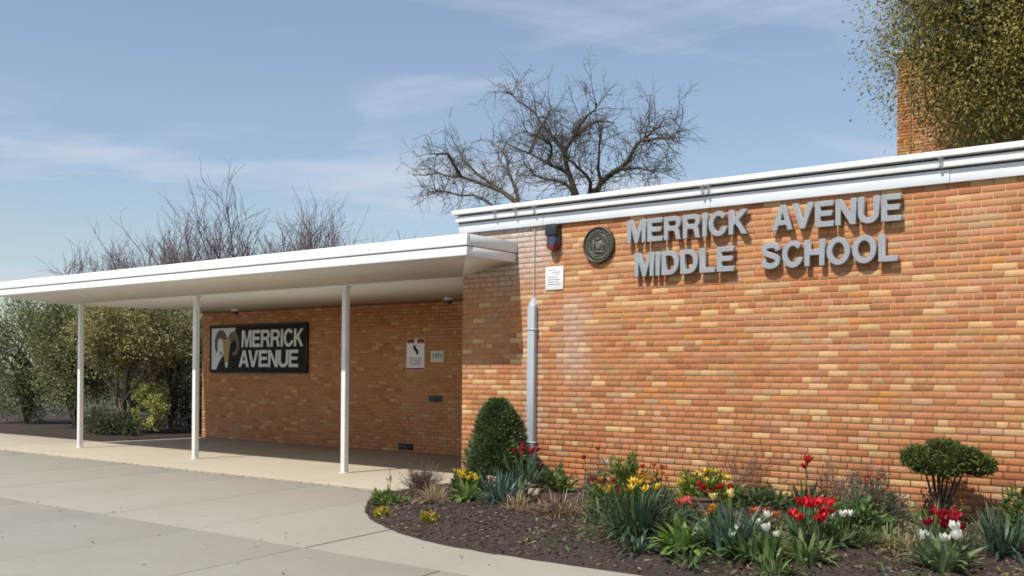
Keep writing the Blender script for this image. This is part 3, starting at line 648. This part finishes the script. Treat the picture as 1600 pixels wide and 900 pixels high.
# ------------------------------------------------------------------ flower bed
EDGE = [(-1.24, -.012), (-1.36, -.5), (-1.42, -.95), (-1.34, -1.35), (-1.10, -1.74), (-.8, -2.11), (-.5, -2.44), (-.18, -2.72), (.12, -2.94), (.42, -3.12), (.96, -3.37), (1.4, -3.53), (1.83, -3.62), (2.6, -3.69), (3.3, -3.70), (4.2, -3.68), (6, -3.66), (9, -3.62), (12, -3.6)]
E_ = np.array(EDGE)
def edge_dist(x, y):
    d = 9
    for a, b in zip(E_[:-1], E_[1:]):
        t = np.clip(((x-a[0])*(b[0]-a[0])+(y-a[1])*(b[1]-a[1]))/((b-a)@(b-a)), 0, 1); q = a+(b-a)*t; d = min(d, math.hypot(x-q[0], y-q[1]))
    return d
def inside(x, y):
    if y > -.01: return False
    if x > 12: return False
    c = False; P = EDGE + [(12, 0)]
    for (x1, y1), (x2, y2) in zip(P, P[1:]+P[:1]):
        if (y1 > y) != (y2 > y) and x < (x2-x1)*(y-y1)/(y2-y1)+x1: c = not c
    return c
from mathutils import noise as mn
def bedz(x, y):
    d = edge_dist(x, y); return .008 + .10*sm(0, .7, d) + .03*sm(1.2, 3.2, d) + .022*mn.noise((x*1.7, y*1.7, 0))*sm(0, .4, d) + .012*mn.noise((x*7, y*7, 3))*sm(0, .2, d)
ring0 = E_; rows = []
ts = [0, .02, .05, .1, .16, .24, .34, .46, .6, .75, .9, 1.0]
# resample edge
seg = np.linalg.norm(np.diff(E_, axis=0), axis=1); s_ = np.concatenate([[0], np.cumsum(seg)]); ss = np.linspace(0, s_[-1], 150)
EX = np.interp(ss, s_, E_[:, 0]); EY = np.interp(ss, s_, E_[:, 1])
V = []; TX = np.interp(ss, [0, s_[-1]], [-1.2, 12.0])
for t in ts:
    for i in range(150):
        x = EX[i]*(1-t)+TX[i]*t; y = EY[i]*(1-t)+(-.004)*t
        wob = .018*mn.noise((EX[i]*5, EY[i]*5, 0)) if t == 0 else 0
        V.append((x+wob, y+wob, bedz(x, y) if t > 0 else .004))
V += [(x, y, -.06) for x, y, z in V[:150]]
nr = len(ts); F = [(r*150+i, r*150+i+1, (r+1)*150+i+1, (r+1)*150+i) for r in range(nr-1) for i in range(149)] + [(nr*150+i, nr*150+i+1, i+1, i) for i in range(149)]
bed = tag(G().add(V, F).build('flower_bed', 'mulch', None, True), kind='structure')
# bark chips
g = G(); cnt = 0
CV = np.array([(-1, -1, 0), (1, -1, 0), (1, 1, 0), (-1, 1, 0), (-.8, -.8, 1), (.9, -.7, 1), (.7, .8, 1), (-.8, .9, 1)], float); CF = np.array([(4, 5, 6, 7), (0, 1, 5, 4), (1, 2, 6, 5), (2, 3, 7, 6), (3, 0, 4, 7)])
chipc = np.array([(.040, .028, .022), (.065, .047, .037), (.028, .020, .017), (.10, .073, .055), (.052, .036, .028)])
while cnt < 15000:
    x = rng.uniform(-1.4, 7.2); y = rng.uniform(-3.72, -.02)
    if not inside(x, y): continue
    L_, W_, T_ = rng.uniform(.008, .032), rng.uniform(.004, .011), rng.uniform(.003, .008)
    a, b_, c_ = rng.uniform(0, 6.28), rng.normal(0, .25), rng.normal(0, .25)
    Mx = np.array(Matrix.Rotation(a, 3, 'Z') @ Matrix.Rotation(b_, 3, 'Y') @ Matrix.Rotation(c_, 3, 'X'))
    cc = chipc[rng.integers(5)]*rng.uniform(.7, 1.3)
    if rng.random() < .045: cc = np.array((.30, .23, .16))*rng.uniform(.7, 1.1)
    g.add((CV*np.array([L_, W_, T_]))@Mx.T + np.array([x, y, bedz(x, y)]), CF, cc); cnt += 1
ch = g.build('mulch_chips', 'chips', bed); tag(ch, kind='stuff')

# ------------------------------------------------------------------ plant builders
def strap_clump(g, n, length, width, base, spread=.5, r=.06, v=.3, arch=1.0, erect=.0):
    for k in range(n):
        a = rng.uniform(0, 2*math.pi); out_ = np.array([math.cos(a), math.sin(a), 0]); rr = rng.uniform(0, r)*1.0
        p = out_*rr; L_ = length*rng.uniform(.6, 1.1); lean = rng.uniform(.05, spread); wd = width*rng.uniform(.7, 1.2)
        sd = np.array([-out_[1], out_[0], 0]); sd = sd*math.cos(.6)+out_*math.sin(rng.uniform(-.8, .8)); sd /= np.linalg.norm(sd)
        V = []; m = 6; th = math.pi/2 - lean
        for i in range(m+1):
            t = i/m; wv = wd*(.75+.6*t-1.35*t**4)*.5; V += [p-sd*wv, p+sd*wv]
            p = p + (out_*math.cos(th)+np.array([0, 0, math.sin(th)]))*L_/m; th -= arch*lean*rng.uniform(.25, .55)
        V = np.array(V); V[:, 2] = np.maximum(V[:, 2], .01)
        c = np.array(base)*rng.uniform(1-v, 1+v)*rng.uniform(.92, 1.08, 3); g.add(V, [(2*i, 2*i+1, 2*i+3, 2*i+2) for i in range(m)], c)
def flower_cup(size, c, open_=.25, petals=6, inner=None):
    g = G(); c = np.array(c)
    for k in range(petals):
        a = k*2*math.pi/petals + (.5 if k % 2 else 0)*.3; o_ = np.array([math.cos(a), math.sin(a), 0]); s = np.array([-o_[1], o_[0], 0]); rr = .9 if k % 2 else 1.0
        V = []
        for i, (t, w_) in enumerate(((0, .18), (.25, .55), (.55, .62), (.82, .42), (1, .06))):
            rad = (.16+.34*math.sin(min(t*1.6, 1)*math.pi/2)+open_*t*t)*size*rr; z = t*size*1.05
            V += [o_*rad*1.0 - s*w_*size*.5 + np.array([0, 0, z]), o_*rad*1.12 + np.array([0, 0, z]), o_*rad + s*w_*size*.5 + np.array([0, 0, z])]
        g.add(V, [(3*i+j, 3*i+j+1, 3*i+j+4, 3*i+j+3) for i in range(4) for j in range(2)], np.clip(c*rng.uniform(.8, 1.15), 0, .95))
    if inner is not None: g.tube([(0, 0, .1*size), (0, 0, .75*size)], [.12*size, .16*size], 7, inner)
    return g
def rz(x, y): return (x, y, bedz(x, y) - .012)
def flowers(t, spots, size, colr, stem=True, open_=.25, inner=None, petals=6, scol=(.10, .17, .05), variants=2, name='flower'):
    me = [flower_cup(size*.80*rng.uniform(.9, 1.12), colr, open_*rng.uniform(.6, 1.5), petals, inner).build(name, 'petal', t) for _ in range(variants)]
    first = list(me)
    for i, (x, y, z) in enumerate(spots):
        if i < len(first): o = first[i]
        else: o = bpy.data.objects.new(name, first[i % len(first)].data); col.objects.link(o); o.parent = t
        o.location = (x, y, z); o.rotation_euler = (rng.normal(0, .2), rng.normal(0, .2), rng.uniform(0, 6)); s = rng.uniform(.85, 1.15); o.scale = (s, s, s*rng.uniform(.9, 1.15))
    for o in first[len(spots):]: bpy.data.objects.remove(o)
    if stem:
        g = G()
        for x, y, z in spots: g.tube([(x*.55, y*.55, 0), (x*.8, y*.8, z*.5), (x, y, z+.004)], [.005, .0045, .004], 5, np.array(scol)*rng.uniform(.8, 1.2))
        g.build('stems', 'leaf', t)
def scatter(n, rx, ry, z0, z1):
    r_ = []
    for k in range(n):
        a = rng.uniform(0, 6.28); q = math.sqrt(rng.uniform(0, 1)); r_.append((math.cos(a)*q*rx, math.sin(a)*q*ry, rng.uniform(z0, z1)))
    return r_
def mound(g, n, rx, ry, h, base, ln, wd, v=.35, lift=.5):
    d = rng.normal(size=(n, 3)); d[:, 2] = np.abs(d[:, 2]); d /= np.linalg.norm(d, axis=1)[:, None]
    rr = rng.uniform(.35, 1, (n, 1))**.6; bl = 1 + .25*np.sin(d[:, :1]*7+d[:, 1:2]*5); P = d*rr*bl*np.array([rx, ry, h])
    D = d*np.array([1, 1, 1.0]) + rng.normal(size=(n, 3))*.6; D[:, 2] += lift
    g.leaves(P, D, ln*rng.uniform(.6, 1.3, n), wd*rng.uniform(.7, 1.2, n), gcol(base, n, v), up_=rng.normal(size=(n, 3))*.7+np.array([0, -.45, .9]))
def twig_bush(g, n, h, w_, c, depth=1, spread=.3, droop=0):
    for k in range(n):
        d = np.array([rng.normal(0, w_), rng.normal(0, w_), 1.0]); twig_spray(g, (rng.normal(0, .03), rng.normal(0, .03), 0), d, h*rng.uniform(.6, 1.05), .0045, depth, np.array(c), droop, spread, 3)
STRAP = (.062, .105, .062); STRAPB = (.075, .125, .095); GREEN = (.075, .13, .03); LIME = (.20, .26, .06); TAN = (.40, .29, .16); GREY = (.13, .14, .085)
def plant(name, label, cat, x, y, group='plants in the flower bed'): return thing(name, label, cat, rz(x, y), group)

# cone evergreen
t = plant('cone_evergreen', 'dense dark green cone shaped evergreen in front of downspout wall', 'shrub', -.10, -.62)
n = 24000; z = rng.uniform(0, 1, n)**1.2; a = rng.uniform(0, 6.283, n)
prof = .335*np.clip(1.05-z**2.4, 0.02, 1)**.60*(1+.10*np.sin(a*3+z*9)+.07*np.sin(a*7+z*23)); rr = prof*np.where(rng.random(n) < .4, rng.uniform(.05, .8, n), rng.uniform(.75, 1.07, n))
P = np.stack([rr*np.cos(a), rr*np.sin(a), .05+z*1.02], 1); D = np.stack([np.cos(a), np.sin(a), rng.uniform(.1, 1.2, n)], 1)+rng.normal(size=(n, 3))*.35
tone = .6+.8*(np.sin(a*5+z*17)*np.sin(z*31+a*2)*.5+.5)
G().leaves(P, D, rng.uniform(.03, .07, n), .014, np.clip(gcol((.105, .15, .055), n, .5)*tone[:, None], 0, 1)).build('foliage', 'leaf', t)
G().tube([(0, 0, -.03), (0, 0, .95)], [.03, .008], 7, BC).build('trunk', 'bark', t)
# plant list -----------------------------------------------------------
t = plant('twiggy_shrub', 'purple brown dry twiggy plant at left end of flower bed', 'plant', -.36, -1.68)
g = G(); twig_bush(g, 120, .30, .42, (.17, .115, .10), 1, .25); g.build('twigs', 'bark', t)
g = G(); mound(g, 900, .22, .2, .27, (.16, .105, .095), .03, .008); g.build('dry_leaves', 'leaf', t)
t = plant('low_plant', 'low green leafy plant at the left tip of the bed', 'plant', -.33, -2.28)
g = G(); mound(g, 420, .22, .15, .15, (.13, .19, .05), .07, .028); g.build('foliage', 'leaf', t)
t = plant('seed_stalk', 'thin dry seed stalk standing at left tip of bed', 'plant', -.40, -2.16)
g = G(); g.tube([(0, 0, 0), (.008, 0, .2), (0, 0, .42)], [.005, .004, .003], 5, (.13, .09, .06)); g.build('stem', 'bark', t)
g = G(); g.leaves(np.tile([[0, 0, .28]], (14, 1))+rng.normal(size=(14, 3))*.012, rng.normal(size=(14, 3)), .035, .018, gcol((.12, .08, .06), 14)); g.build('seed_head', 'leaf', t)
t = plant('dry_grass', 'tan dry grass clump between twiggy plant and yellow flowers', 'grass', .26, -2.15)
g = G(); strap_clump(g, 190, .27, .008, TAN, 1.25, .12, .35, .9); g.build('blades', 'leaf', t)
t = plant('yellow_flowers', 'yellow flowering plant at the foot of brick wall corner', 'flowers', .06, -1.38)
g = G(); mound(g, 420, .22, .18, .17, GREEN, .07, .03); g.build('foliage', 'leaf', t)
flowers(t, scatter(16, .17, .15, .15, .26), .045, (.75, .55, .03), open_=.5)
t = plant('pale_flowers', 'pale pink flower cluster left of the cone evergreen', 'flowers', .34, -1.28)
g = G(); mound(g, 200, .12, .1, .13, GREEN, .06, .025); g.build('foliage', 'leaf', t)
flowers(t, scatter(7, .10, .08, .13, .20), .045, (.68, .45, .46), open_=.4)
t = plant('leafy_plant', 'bright green broad leaved plant in front of yellow flowers', 'plant', .52, -1.88)
g = G(); strap_clump(g, 42, .24, .052, (.15, .23, .05), .9, .08, .3); g.build('leaves', 'leaf', t)
t = plant('strap_leaf_clump', 'blue green strap leaved clump below the cone evergreen', 'plant', 1.00, -1.88)
g = G(); strap_clump(g, 120, .42, .020, STRAPB, .8, .2, .35); g.build('blades', 'leaf', t)
t = plant('tulip_clump', 'dark red tulips rising beside the grey downspout', 'flowers', .50, -.88)
g = G(); strap_clump(g, 95, .46, .026, STRAP, .65, .14, .35); g.build('blades', 'leaf', t)
flowers(t, [(-.12, .0, .47), (-.05, .05, .53), (.0, -.04, .50), (-.09, .07, .42), (.10, .02, .47), (.16, .05, .49), (.06, .06, .45)], .065, (.30, .012, .02), open_=.15)
t = plant('leafy_plant', 'small green leafy plant right of the dark red tulips', 'plant', .80, -.62)
g = G(); mound(g, 380, .2, .14, .26, (.10, .16, .04), .08, .035); g.build('foliage', 'leaf', t)
t = plant('leafy_plant', 'pale green leaves next to the small framed marker', 'plant', .95, -1.45)
g = G(); strap_clump(g, 40, .26, .045, (.17, .22, .09), .6, .1, .3); g.build('leaves', 'leaf', t)
for x, y, lab, cc in ((.22, -2.86, 'small yellow green seedling nearest the plaza in left bed', (.32, .30, .03)), (1.05, -3.05, 'small yellow and orange flowered seedling in bare mulch', (.28, .24, .03))):
    t = plant('seedling', lab, 'plant', x, y); g = G(); mound(g, 150, .10, .08, .075, cc, .05, .022); g.build('foliage', 'leaf', t)
    flowers(t, scatter(4, .07, .05, .06, .09), .022, (.75, .42, .02), stem=False, open_=.6)
t = plant('dry_grass', 'wide patch of brown dry stems on mulch behind bare ground', 'grass', 1.95, -2.15)
g = G(); strap_clump(g, 240, .27, .009, (.26, .18, .11), 1.4, .26, .4, .6); mound(g, 500, .34, .2, .10, (.22, .15, .09), .05, .02, lift=.1); g.build('blades', 'leaf', t)
t = plant('dry_grass', 'tan dry tuft right of the strap leaved clump', 'grass', 1.42, -2.15)
g = G(); strap_clump(g, 120, .22, .009, TAN, 1.3, .12, .35, .7); g.build('blades', 'leaf', t)
t = plant('flower_stems', 'greyish stems with one white and one dark red bloom by wall', 'flowers', 1.22, -.40)
g = G(); mound(g, 320, .2, .12, .26, (.14, .13, .09), .05, .022); twig_bush(g, 16, .34, .3, (.16, .13, .10)); g.build('foliage', 'leaf', t)
flowers(t, [(.10, 0, .36), (.12, .03, .33)], .06, (.85, .82, .82), open_=.4); flowers(t, [(-.18, 0, .38), (-.01, .05, .50)], .05, (.25, .02, .01), open_=.3)
t = plant('leafy_bush', 'rounded yellow green bush against the brick wall', 'bush', 1.70, -.48)
g = G(); mound(g, 1300, .27, .2, .40, (.13, .17, .035), .075, .026); g.build('foliage', 'leaf', t)
t = plant('mixed_flowers', 'orange and yellow blossoms mixed with red at middle bed', 'flowers', 2.28, -1.70)
g = G(); mound(g, 900, .30, .24, .25, (.10, .14, .04), .07, .022); g.build('foliage', 'leaf', t)
flowers(t, scatter(12, .26, .2, .20, .33), .045, (.72, .46, .03), open_=.5); flowers(t, scatter(6, .26, .2, .24, .36), .05, (.42, .03, .02), open_=.4, name='red_flower')
t = plant('mixed_flowers', 'orange wallflowers rising behind the big strap leaved clump', 'flowers', 2.58, -1.42)
g = G(); mound(g, 600, .20, .18, .30, (.085, .12, .045), .07, .022); g.build('foliage', 'leaf', t)
flowers(t, scatter(15, .18, .15, .28, .42), .045, (.72, .30, .03), open_=.5); flowers(t, scatter(5, .16, .14, .30, .48), .045, (.45, .07, .03), open_=.4, name='red_flower')
t = plant('flowering_bush', 'wide mound of lime green leaves dotted with yellow flowers', 'bush', 2.82, -.72)
g = G(); mound(g, 2000, .37, .27, .34, (.17, .21, .035), .07, .026); g.build('foliage', 'leaf', t)
flowers(t, [(x, y, .34*math.sqrt(max(.05, 1-(x/.40)**2-(y/.32)**2))+.03) for x, y, z in scatter(34, .34, .26, 0, 1)], .038, (.75, .58, .04), stem=False, open_=.6)
t = plant('strap_leaf_clump', 'largest dark green strap leaved clump nearest the plaza edge', 'plant', 3.28, -2.80)
g = G(); strap_clump(g, 200, .52, .021, (.06, .105, .05), .75, .26, .35); strap_clump(g, 120, .46, .020, (.075, .12, .055), 1.35, .24, .35, 1.1); g.build('blades', 'leaf', t)
flowers(t, scatter(9, .22, .18, .38, .50), .05, (.75, .50, .04), open_=.5)
t = plant('red_tulips', 'red tulips standing behind the large dark garden marker', 'flowers', 3.30, -1.55)
g = G(); strap_clump(g, 60, .22, .03, (.09, .13, .06), .8, .16, .3); g.build('blades', 'leaf', t)
flowers(t, scatter(7, .24, .12, .24, .33), .06, (.40, .018, .016), open_=.2)
t = plant('salmon_tulips', 'salmon red open tulips left of the large dark garden marker', 'flowers', 3.28, -2.0)
g = G(); strap_clump(g, 36, .2, .03, (.08, .12, .05), .8, .12, .3); g.build('blades', 'leaf', t)
flowers(t, scatter(7, .14, .10, .18, .24), .06, (.62, .10, .07), open_=.6)
t = plant('broad_leaf_plant', 'pale green broad leaved rosette at the plaza edge', 'plant', 3.92, -3.12)
g = G(); strap_clump(g, 70, .30, .065, (.16, .24, .05), 1.0, .12, .35, .9); g.build('leaves', 'leaf', t)
t = plant('orange_tulips', 'two orange tulips in front of the large dark marker', 'flowers', 3.73, -2.35)
g = G(); strap_clump(g, 22, .2, .03, (.09, .13, .05), .6, .06, .3); g.build('blades', 'leaf', t)
flowers(t, [(-.03, 0, .17), (.02, .02, .22), (.05, -.03, .26)], .06, (.75, .30, .02), open_=.3)
t = plant('strap_leaf_clump', 'upright blue green strap leaves left of white tulips', 'plant', 4.24, -2.98)
g = G(); strap_clump(g, 150, .46, .022, (.075, .13, .085), .7, .18, .35); g.build('blades', 'leaf', t)
flowers(t, scatter(3, .16, .12, .38, .46), .05, (.70, .58, .20), open_=.5)
t = plant('white_tulips', 'white tulips in bright green leaves near front centre', 'flowers', 4.52, -3.02)
g = G(); strap_clump(g, 120, .26, .042, (.12, .19, .055), .85, .2, .3); g.build('leaves', 'leaf', t)
flowers(t, [(-.16, -.05, .20), (.02, .06, .31), (.06, -.02, .22), (-.10, .1, .25), (.13, .0, .18), (-.2, -.12, .16)], .058, (.84, .83, .72), open_=.2)
t = plant('orange_flowers', 'rusty orange blossoms behind the white tulips', 'flowers', 3.98, -1.85)
g = G(); mound(g, 380, .2, .16, .14, (.16, .15, .08), .05, .02); g.build('foliage', 'leaf', t)
flowers(t, scatter(9, .16, .1, .12, .20), .045, (.58, .16, .06), open_=.5)
t = plant('bare_twigs', 'bare reddish twigs against the wall behind lime mound', 'plant', 2.94, -.25)
g = G(); twig_bush(g, 26, .60, .22, (.20, .11, .085), 2, .3); g.build('twigs', 'bark', t)
t = plant('low_plant', 'low dark green foliage between lime mound and tall tulip', 'plant', 3.36, -.62)
g = G(); mound(g, 900, .36, .22, .20, (.075, .11, .04), .07, .024); g.build('foliage', 'leaf', t)
t = plant('tall_tulip', 'single tall red tulip in front of the brick wall', 'flowers', 3.82, -.50)
g = G(); strap_clump(g, 60, .34, .034, (.055, .10, .04), .7, .14, .3); g.build('leaves', 'leaf', t)
flowers(t, [(.0, .0, .50), (-.02, .03, .44)], .08, (.50, .02, .012), open_=.2)
t = plant('red_tulips', 'bright scarlet tulip cluster beside white tulips on right', 'flowers', 4.66, -2.34)
g = G(); strap_clump(g, 90, .26, .038, (.085, .14, .05), .8, .18, .3); g.build('leaves', 'leaf', t)
flowers(t, scatter(17, .19, .15, .20, .38), .064, (.62, .012, .02), open_=.35)
t = plant('white_tulips', 'pair of white tulips right of the scarlet cluster', 'flowers', 4.80, -2.18)
g = G(); strap_clump(g, 50, .24, .034, (.09, .15, .05), .8, .12, .3); g.build('leaves', 'leaf', t)
flowers(t, [(-.04, -.05, .24), (.10, .0, .27), (.02, .05, .25)], .062, (.85, .85, .80), open_=.2)
t = plant('leafy_plant', 'front green foliage right of the white tulip clump', 'plant', 4.84, -2.92)
g = G(); strap_clump(g, 80, .22, .035, (.13, .19, .06), .9, .2, .3); g.build('leaves', 'leaf', t)
t = plant('leafy_bush', 'fresh green low bush below the grey green shrub', 'bush', 4.66, -1.40)
g = G(); mound(g, 1100, .27, .24, .25, (.095, .15, .04), .07, .03); g.build('foliage', 'leaf', t)
t = plant('grey_shrub', 'grey green fine leaved shrub with a few red blooms', 'shrub', 4.66, -.90)
g = G(); mound(g, 1900, .30, .24, .42, GREY, .055, .016); g.build('foliage', 'leaf', t)
g = G(); twig_bush(g, 30, .46, .4, (.16, .11, .09)); g.build('twigs', 'bark', t)
flowers(t, scatter(4, .2, .14, .38, .46), .04, (.42, .05, .06), stem=False, open_=.5)
for x, lab, h in ((3.97, 'brown dried flower heads left of pair by brick wall', .5), (4.18, 'brown dried flower heads right of pair by brick wall', .52)):
    t = plant('dried_stems', lab, 'plant', x, -.26); g = G(); twig_bush(g, 22, h*.9, .16, (.19, .12, .09), 1, .2); mound(g, 120, .1, .08, h*.95, (.20, .13, .10), .05, .014); g.build('twigs', 'bark', t)
# cloud pruned shrub
t = plant('pruned_shrub', 'green pad topped pruned shrub on bare stems at right', 'shrub', 5.08, -.48)
g = G()
for cx_, cy_, cz_, r_ in ((-.16, 0, .60, .17), (.04, .05, .66, .19), (.22, 0, .61, .18), (.12, -.12, .54, .15), (-.05, -.10, .56, .15), (.36, .03, .56, .15)):
    n = 1300; d = rng.normal(size=(n, 3)); d /= np.linalg.norm(d, axis=1)[:, None]; P = np.array([cx_, cy_, cz_])+d*rng.uniform(.5, 1, (n, 1))*np.array([r_, r_, r_*.62])
    g.leaves(P, d+rng.normal(size=(n, 3))*.6+np.array([0, 0, .4]), .045, .018, gcol((.085, .115, .025), n, .45))
mound(g, 260, .17, .12, .30, (.055, .065, .03), .05, .02)
g.build('crown', 'leaf', t)
g = G()
for k in range(9): 
    a = rng.uniform(0, 6.28); e_ = (rng.uniform(-.2, .34), rng.uniform(-.1, .1), rng.uniform(.5, .6)); g.tube([(.03*math.cos(a), .03*math.sin(a), -.02), (e_[0]*.35+.02, e_[1]*.5, .2), e_], [.018, .013, .007], 6, (.09, .06, .045))
g.build('stems', 'bark', t, True)
t = plant('leafy_plant', 'lime green sprig beneath the pruned shrub', 'plant', 5.25, -1.15)
g = G(); strap_clump(g, 60, .3, .022, (.19, .24, .06), .7, .12, .3); g.build('leaves', 'leaf', t)
t = plant('dark_tulips', 'deep crimson tulip cluster in the lower right corner', 'flowers', 5.70, -2.42)
g = G(); strap_clump(g, 60, .26, .04, (.12, .17, .07), .7, .14, .3); g.build('leaves', 'leaf', t)
flowers(t, scatter(15, .15, .12, .24, .36), .066, (.34, .008, .022), open_=.3)
t = plant('white_tulips', 'white tulips in front of the deep crimson cluster', 'flowers', 5.76, -2.68)
g = G(); strap_clump(g, 80, .30, .045, (.15, .20, .09), .7, .14, .3); g.build('leaves', 'leaf', t)
flowers(t, scatter(7, .15, .10, .18, .30), .064, (.84, .82, .76), open_=.2)
t = plant('dry_grass', 'straw coloured dry clump left of the crimson tulips', 'grass', 5.30, -2.05)
g = G(); strap_clump(g, 130, .22, .010, TAN, 1.2, .16, .35, .7); mound(g, 200, .2, .15, .1, (.17, .19, .07), .05, .02); g.build('blades', 'leaf', t)
t = plant('low_plant', 'dull green tuft in mulch below the fresh green bush', 'plant', 5.02, -2.05)
g = G(); mound(g, 300, .16, .12, .14, (.13, .16, .06), .06, .02); g.build('foliage', 'leaf', t)
t = plant('low_plant', 'pale mixed foliage in front of the pruned shrub', 'plant', 5.45, -1.65)
g = G(); mound(g, 500, .22, .18, .22, (.12, .14, .07), .06, .02); g.build('foliage', 'leaf', t)
t = plant('strap_leaf_clump', 'green strap leaves at the right end of the bed', 'plant', 5.95, -1.75)
g = G(); strap_clump(g, 110, .42, .024, STRAP, .8, .18, .35); g.build('blades', 'leaf', t)
t = plant('leafy_bush', 'green bush past the pruned shrub at right edge', 'bush', 5.95, -.6)
g = G(); mound(g, 1200, .3, .22, .42, GREEN, .07, .026); g.build('foliage', 'leaf', t)
for x, y, n_, h_, cc, lab in ((3.55, -3.25, 60, .24, (.07, .11, .06), 'short dark strap leaves at the plaza edge'), (4.12, -3.38, 50, .2, (.12, .17, .06), 'short green strap tuft below the blue green leaves'), (4.75, -3.3, 55, .22, (.13, .18, .06), 'green strap tuft nearest the bottom right plaza edge'), (2.55, -2.3, 60, .26, (.085, .125, .06), 'strap leaves left of the largest clump'), (3.0, -1.95, 70, .30, (.07, .11, .055), 'dark strap leaves behind the largest clump'), (4.25, -1.6, 60, .26, (.09, .13, .06), 'green strap leaves behind the scarlet tulips'), (2.0, -1.35, 50, .22, (.09, .13, .05), 'thin green leaves left of mixed flowers'), (5.05, -1.75, 50, .22, (.11, .15, .06), 'thin green leaves under the fresh green bush')):
    t = plant('strap_leaf_tuft', lab, 'plant', x, y); g = G(); strap_clump(g, n_, h_, .022, cc, .9, .14, .35); g.build('blades', 'leaf', t)
for x, y, lab in ((1.62, -.88, 'short green ground cover left of the mixed flowers'), (2.15, -.55, 'small ground cover between the two wall bushes'), (2.75, -2.05, 'small green tuft left of the largest strap clump'), (4.2, -1.25, 'small green tuft between tall tulip and white tulips')):
    t = plant('ground_cover', lab, 'plant', x, y); g = G(); mound(g, 420, .22, .16, .12, (.10, .13, .05), .05, .02); g.build('foliage', 'leaf', t)
g = G()
for k in range(1500):
    x = rng.uniform(.75, 5.0); y = -.03-abs(rng.normal(0, .06)); h = rng.uniform(.05, .14); p = np.array(rz(x, y)); d = np.array([rng.normal(0, .03), rng.normal(0, .03)-.015, h])
    g.add([p+np.array([-.004, 0, 0]), p+np.array([.004, 0, 0]), p+d], [(0, 1, 2)], np.array((.12, .17, .05))*rng.uniform(.6, 1.3))
tag(g.build('wall_grass', 'leaf'), 'thin strip of grass along the foot of the sunlit wall', 'grass', kind='stuff')
g = G(); P = []
while len(P) < 2600:
    x, y = rng.uniform(1.7, 6.4), rng.uniform(-3.5, -.1)
    if inside(x, y) and mn.noise((x*1.3, y*1.3, 7)) > -.05 and (y > -2.6 or x > 2.4) and edge_dist(x, y) > .12: P.append((x, y, bedz(x, y)))
P = np.array(P); D = rng.normal(size=P.shape)*np.array([1, 1, .3]) + np.array([0, 0, .5]); k = rng.random(len(P)) < .45
C = np.where(k[:, None], gcol((.26, .19, .11), len(P), .4), gcol((.10, .14, .045), len(P), .4)); g.leaves(P, D, rng.uniform(.03, .085, len(P)), rng.uniform(.008, .022, len(P)), C)
tag(g.build('bed_weeds', 'leaf', bed), kind='stuff')
# garden markers
def marker(label, x, y, w_, h, z, face='card'):
    t = plant('garden_marker', label, 'marker', x, y, 'garden markers')
    bevelbox('board', face, t, (-w_/2+.008, w_/2-.008, -.008, .004, z, z+h), .001)
    if True:
        for nm, d in (('frame_bar', (-w_/2-.012, w_/2+.012, -.016, .008, z+h-.002, z+h+.034)), ('frame_bar', (-w_/2-.012, w_/2+.012, -.016, .008, z-.032, z+.002)), ('frame_bar', (-w_/2-.012, -w_/2+.020, -.0155, .0075, z+.0025, z+h-.0025)), ('frame_bar', (w_/2-.020, w_/2+.012, -.0155, .0075, z+.0025, z+h-.0025))):
            G().box(*d).build(nm, 'wood', t)
    for s in (-1, 1): G().box(s*w_*.4-.008, s*w_*.4+.008, .004, .016, -.05, z+.01).build('stake', 'wood', t)
    t.rotation_euler = (-.15, 0, .45)
marker('small dark framed marker right of blue green strap leaves', 1.22, -1.62, .16, .075, .10)
marker('large dark framed marker among red and salmon tulips', 3.50, -2.02, .24, .07, .17, 'wood')
marker('tiny dark marker at the foot of the brick wall corner', -.62, -.75, .12, .05, .10)
# leaf litter and weeds along the slab lip
g = G()
for k in range(330):
    x = rng.uniform(-13, -1.6) if k < 260 else rng.uniform(-4, 3); y = -1.06-abs(rng.normal(0, .06)) if k < 260 else rng.uniform(-6.5, -3.8)
    s = rng.uniform(.008, .03); p = np.array([x, y, -.022]); a = rng.uniform(0, 6.28); d = np.array([math.cos(a), math.sin(a), rng.uniform(0, .4)]); q = np.array([-d[1], d[0], rng.uniform(0, .4)])
    g.add([p, p+d*s+q*s*.4, p+d*s*1.8, p+d*s-q*s*.4], [(0, 1, 2, 3)], np.array((.16, .12, .07))*rng.uniform(.4, 1.3))
tag(g.build('leaf_litter', 'chips'), 'scattered dry leaf litter along the concrete step', 'litter', kind='stuff')
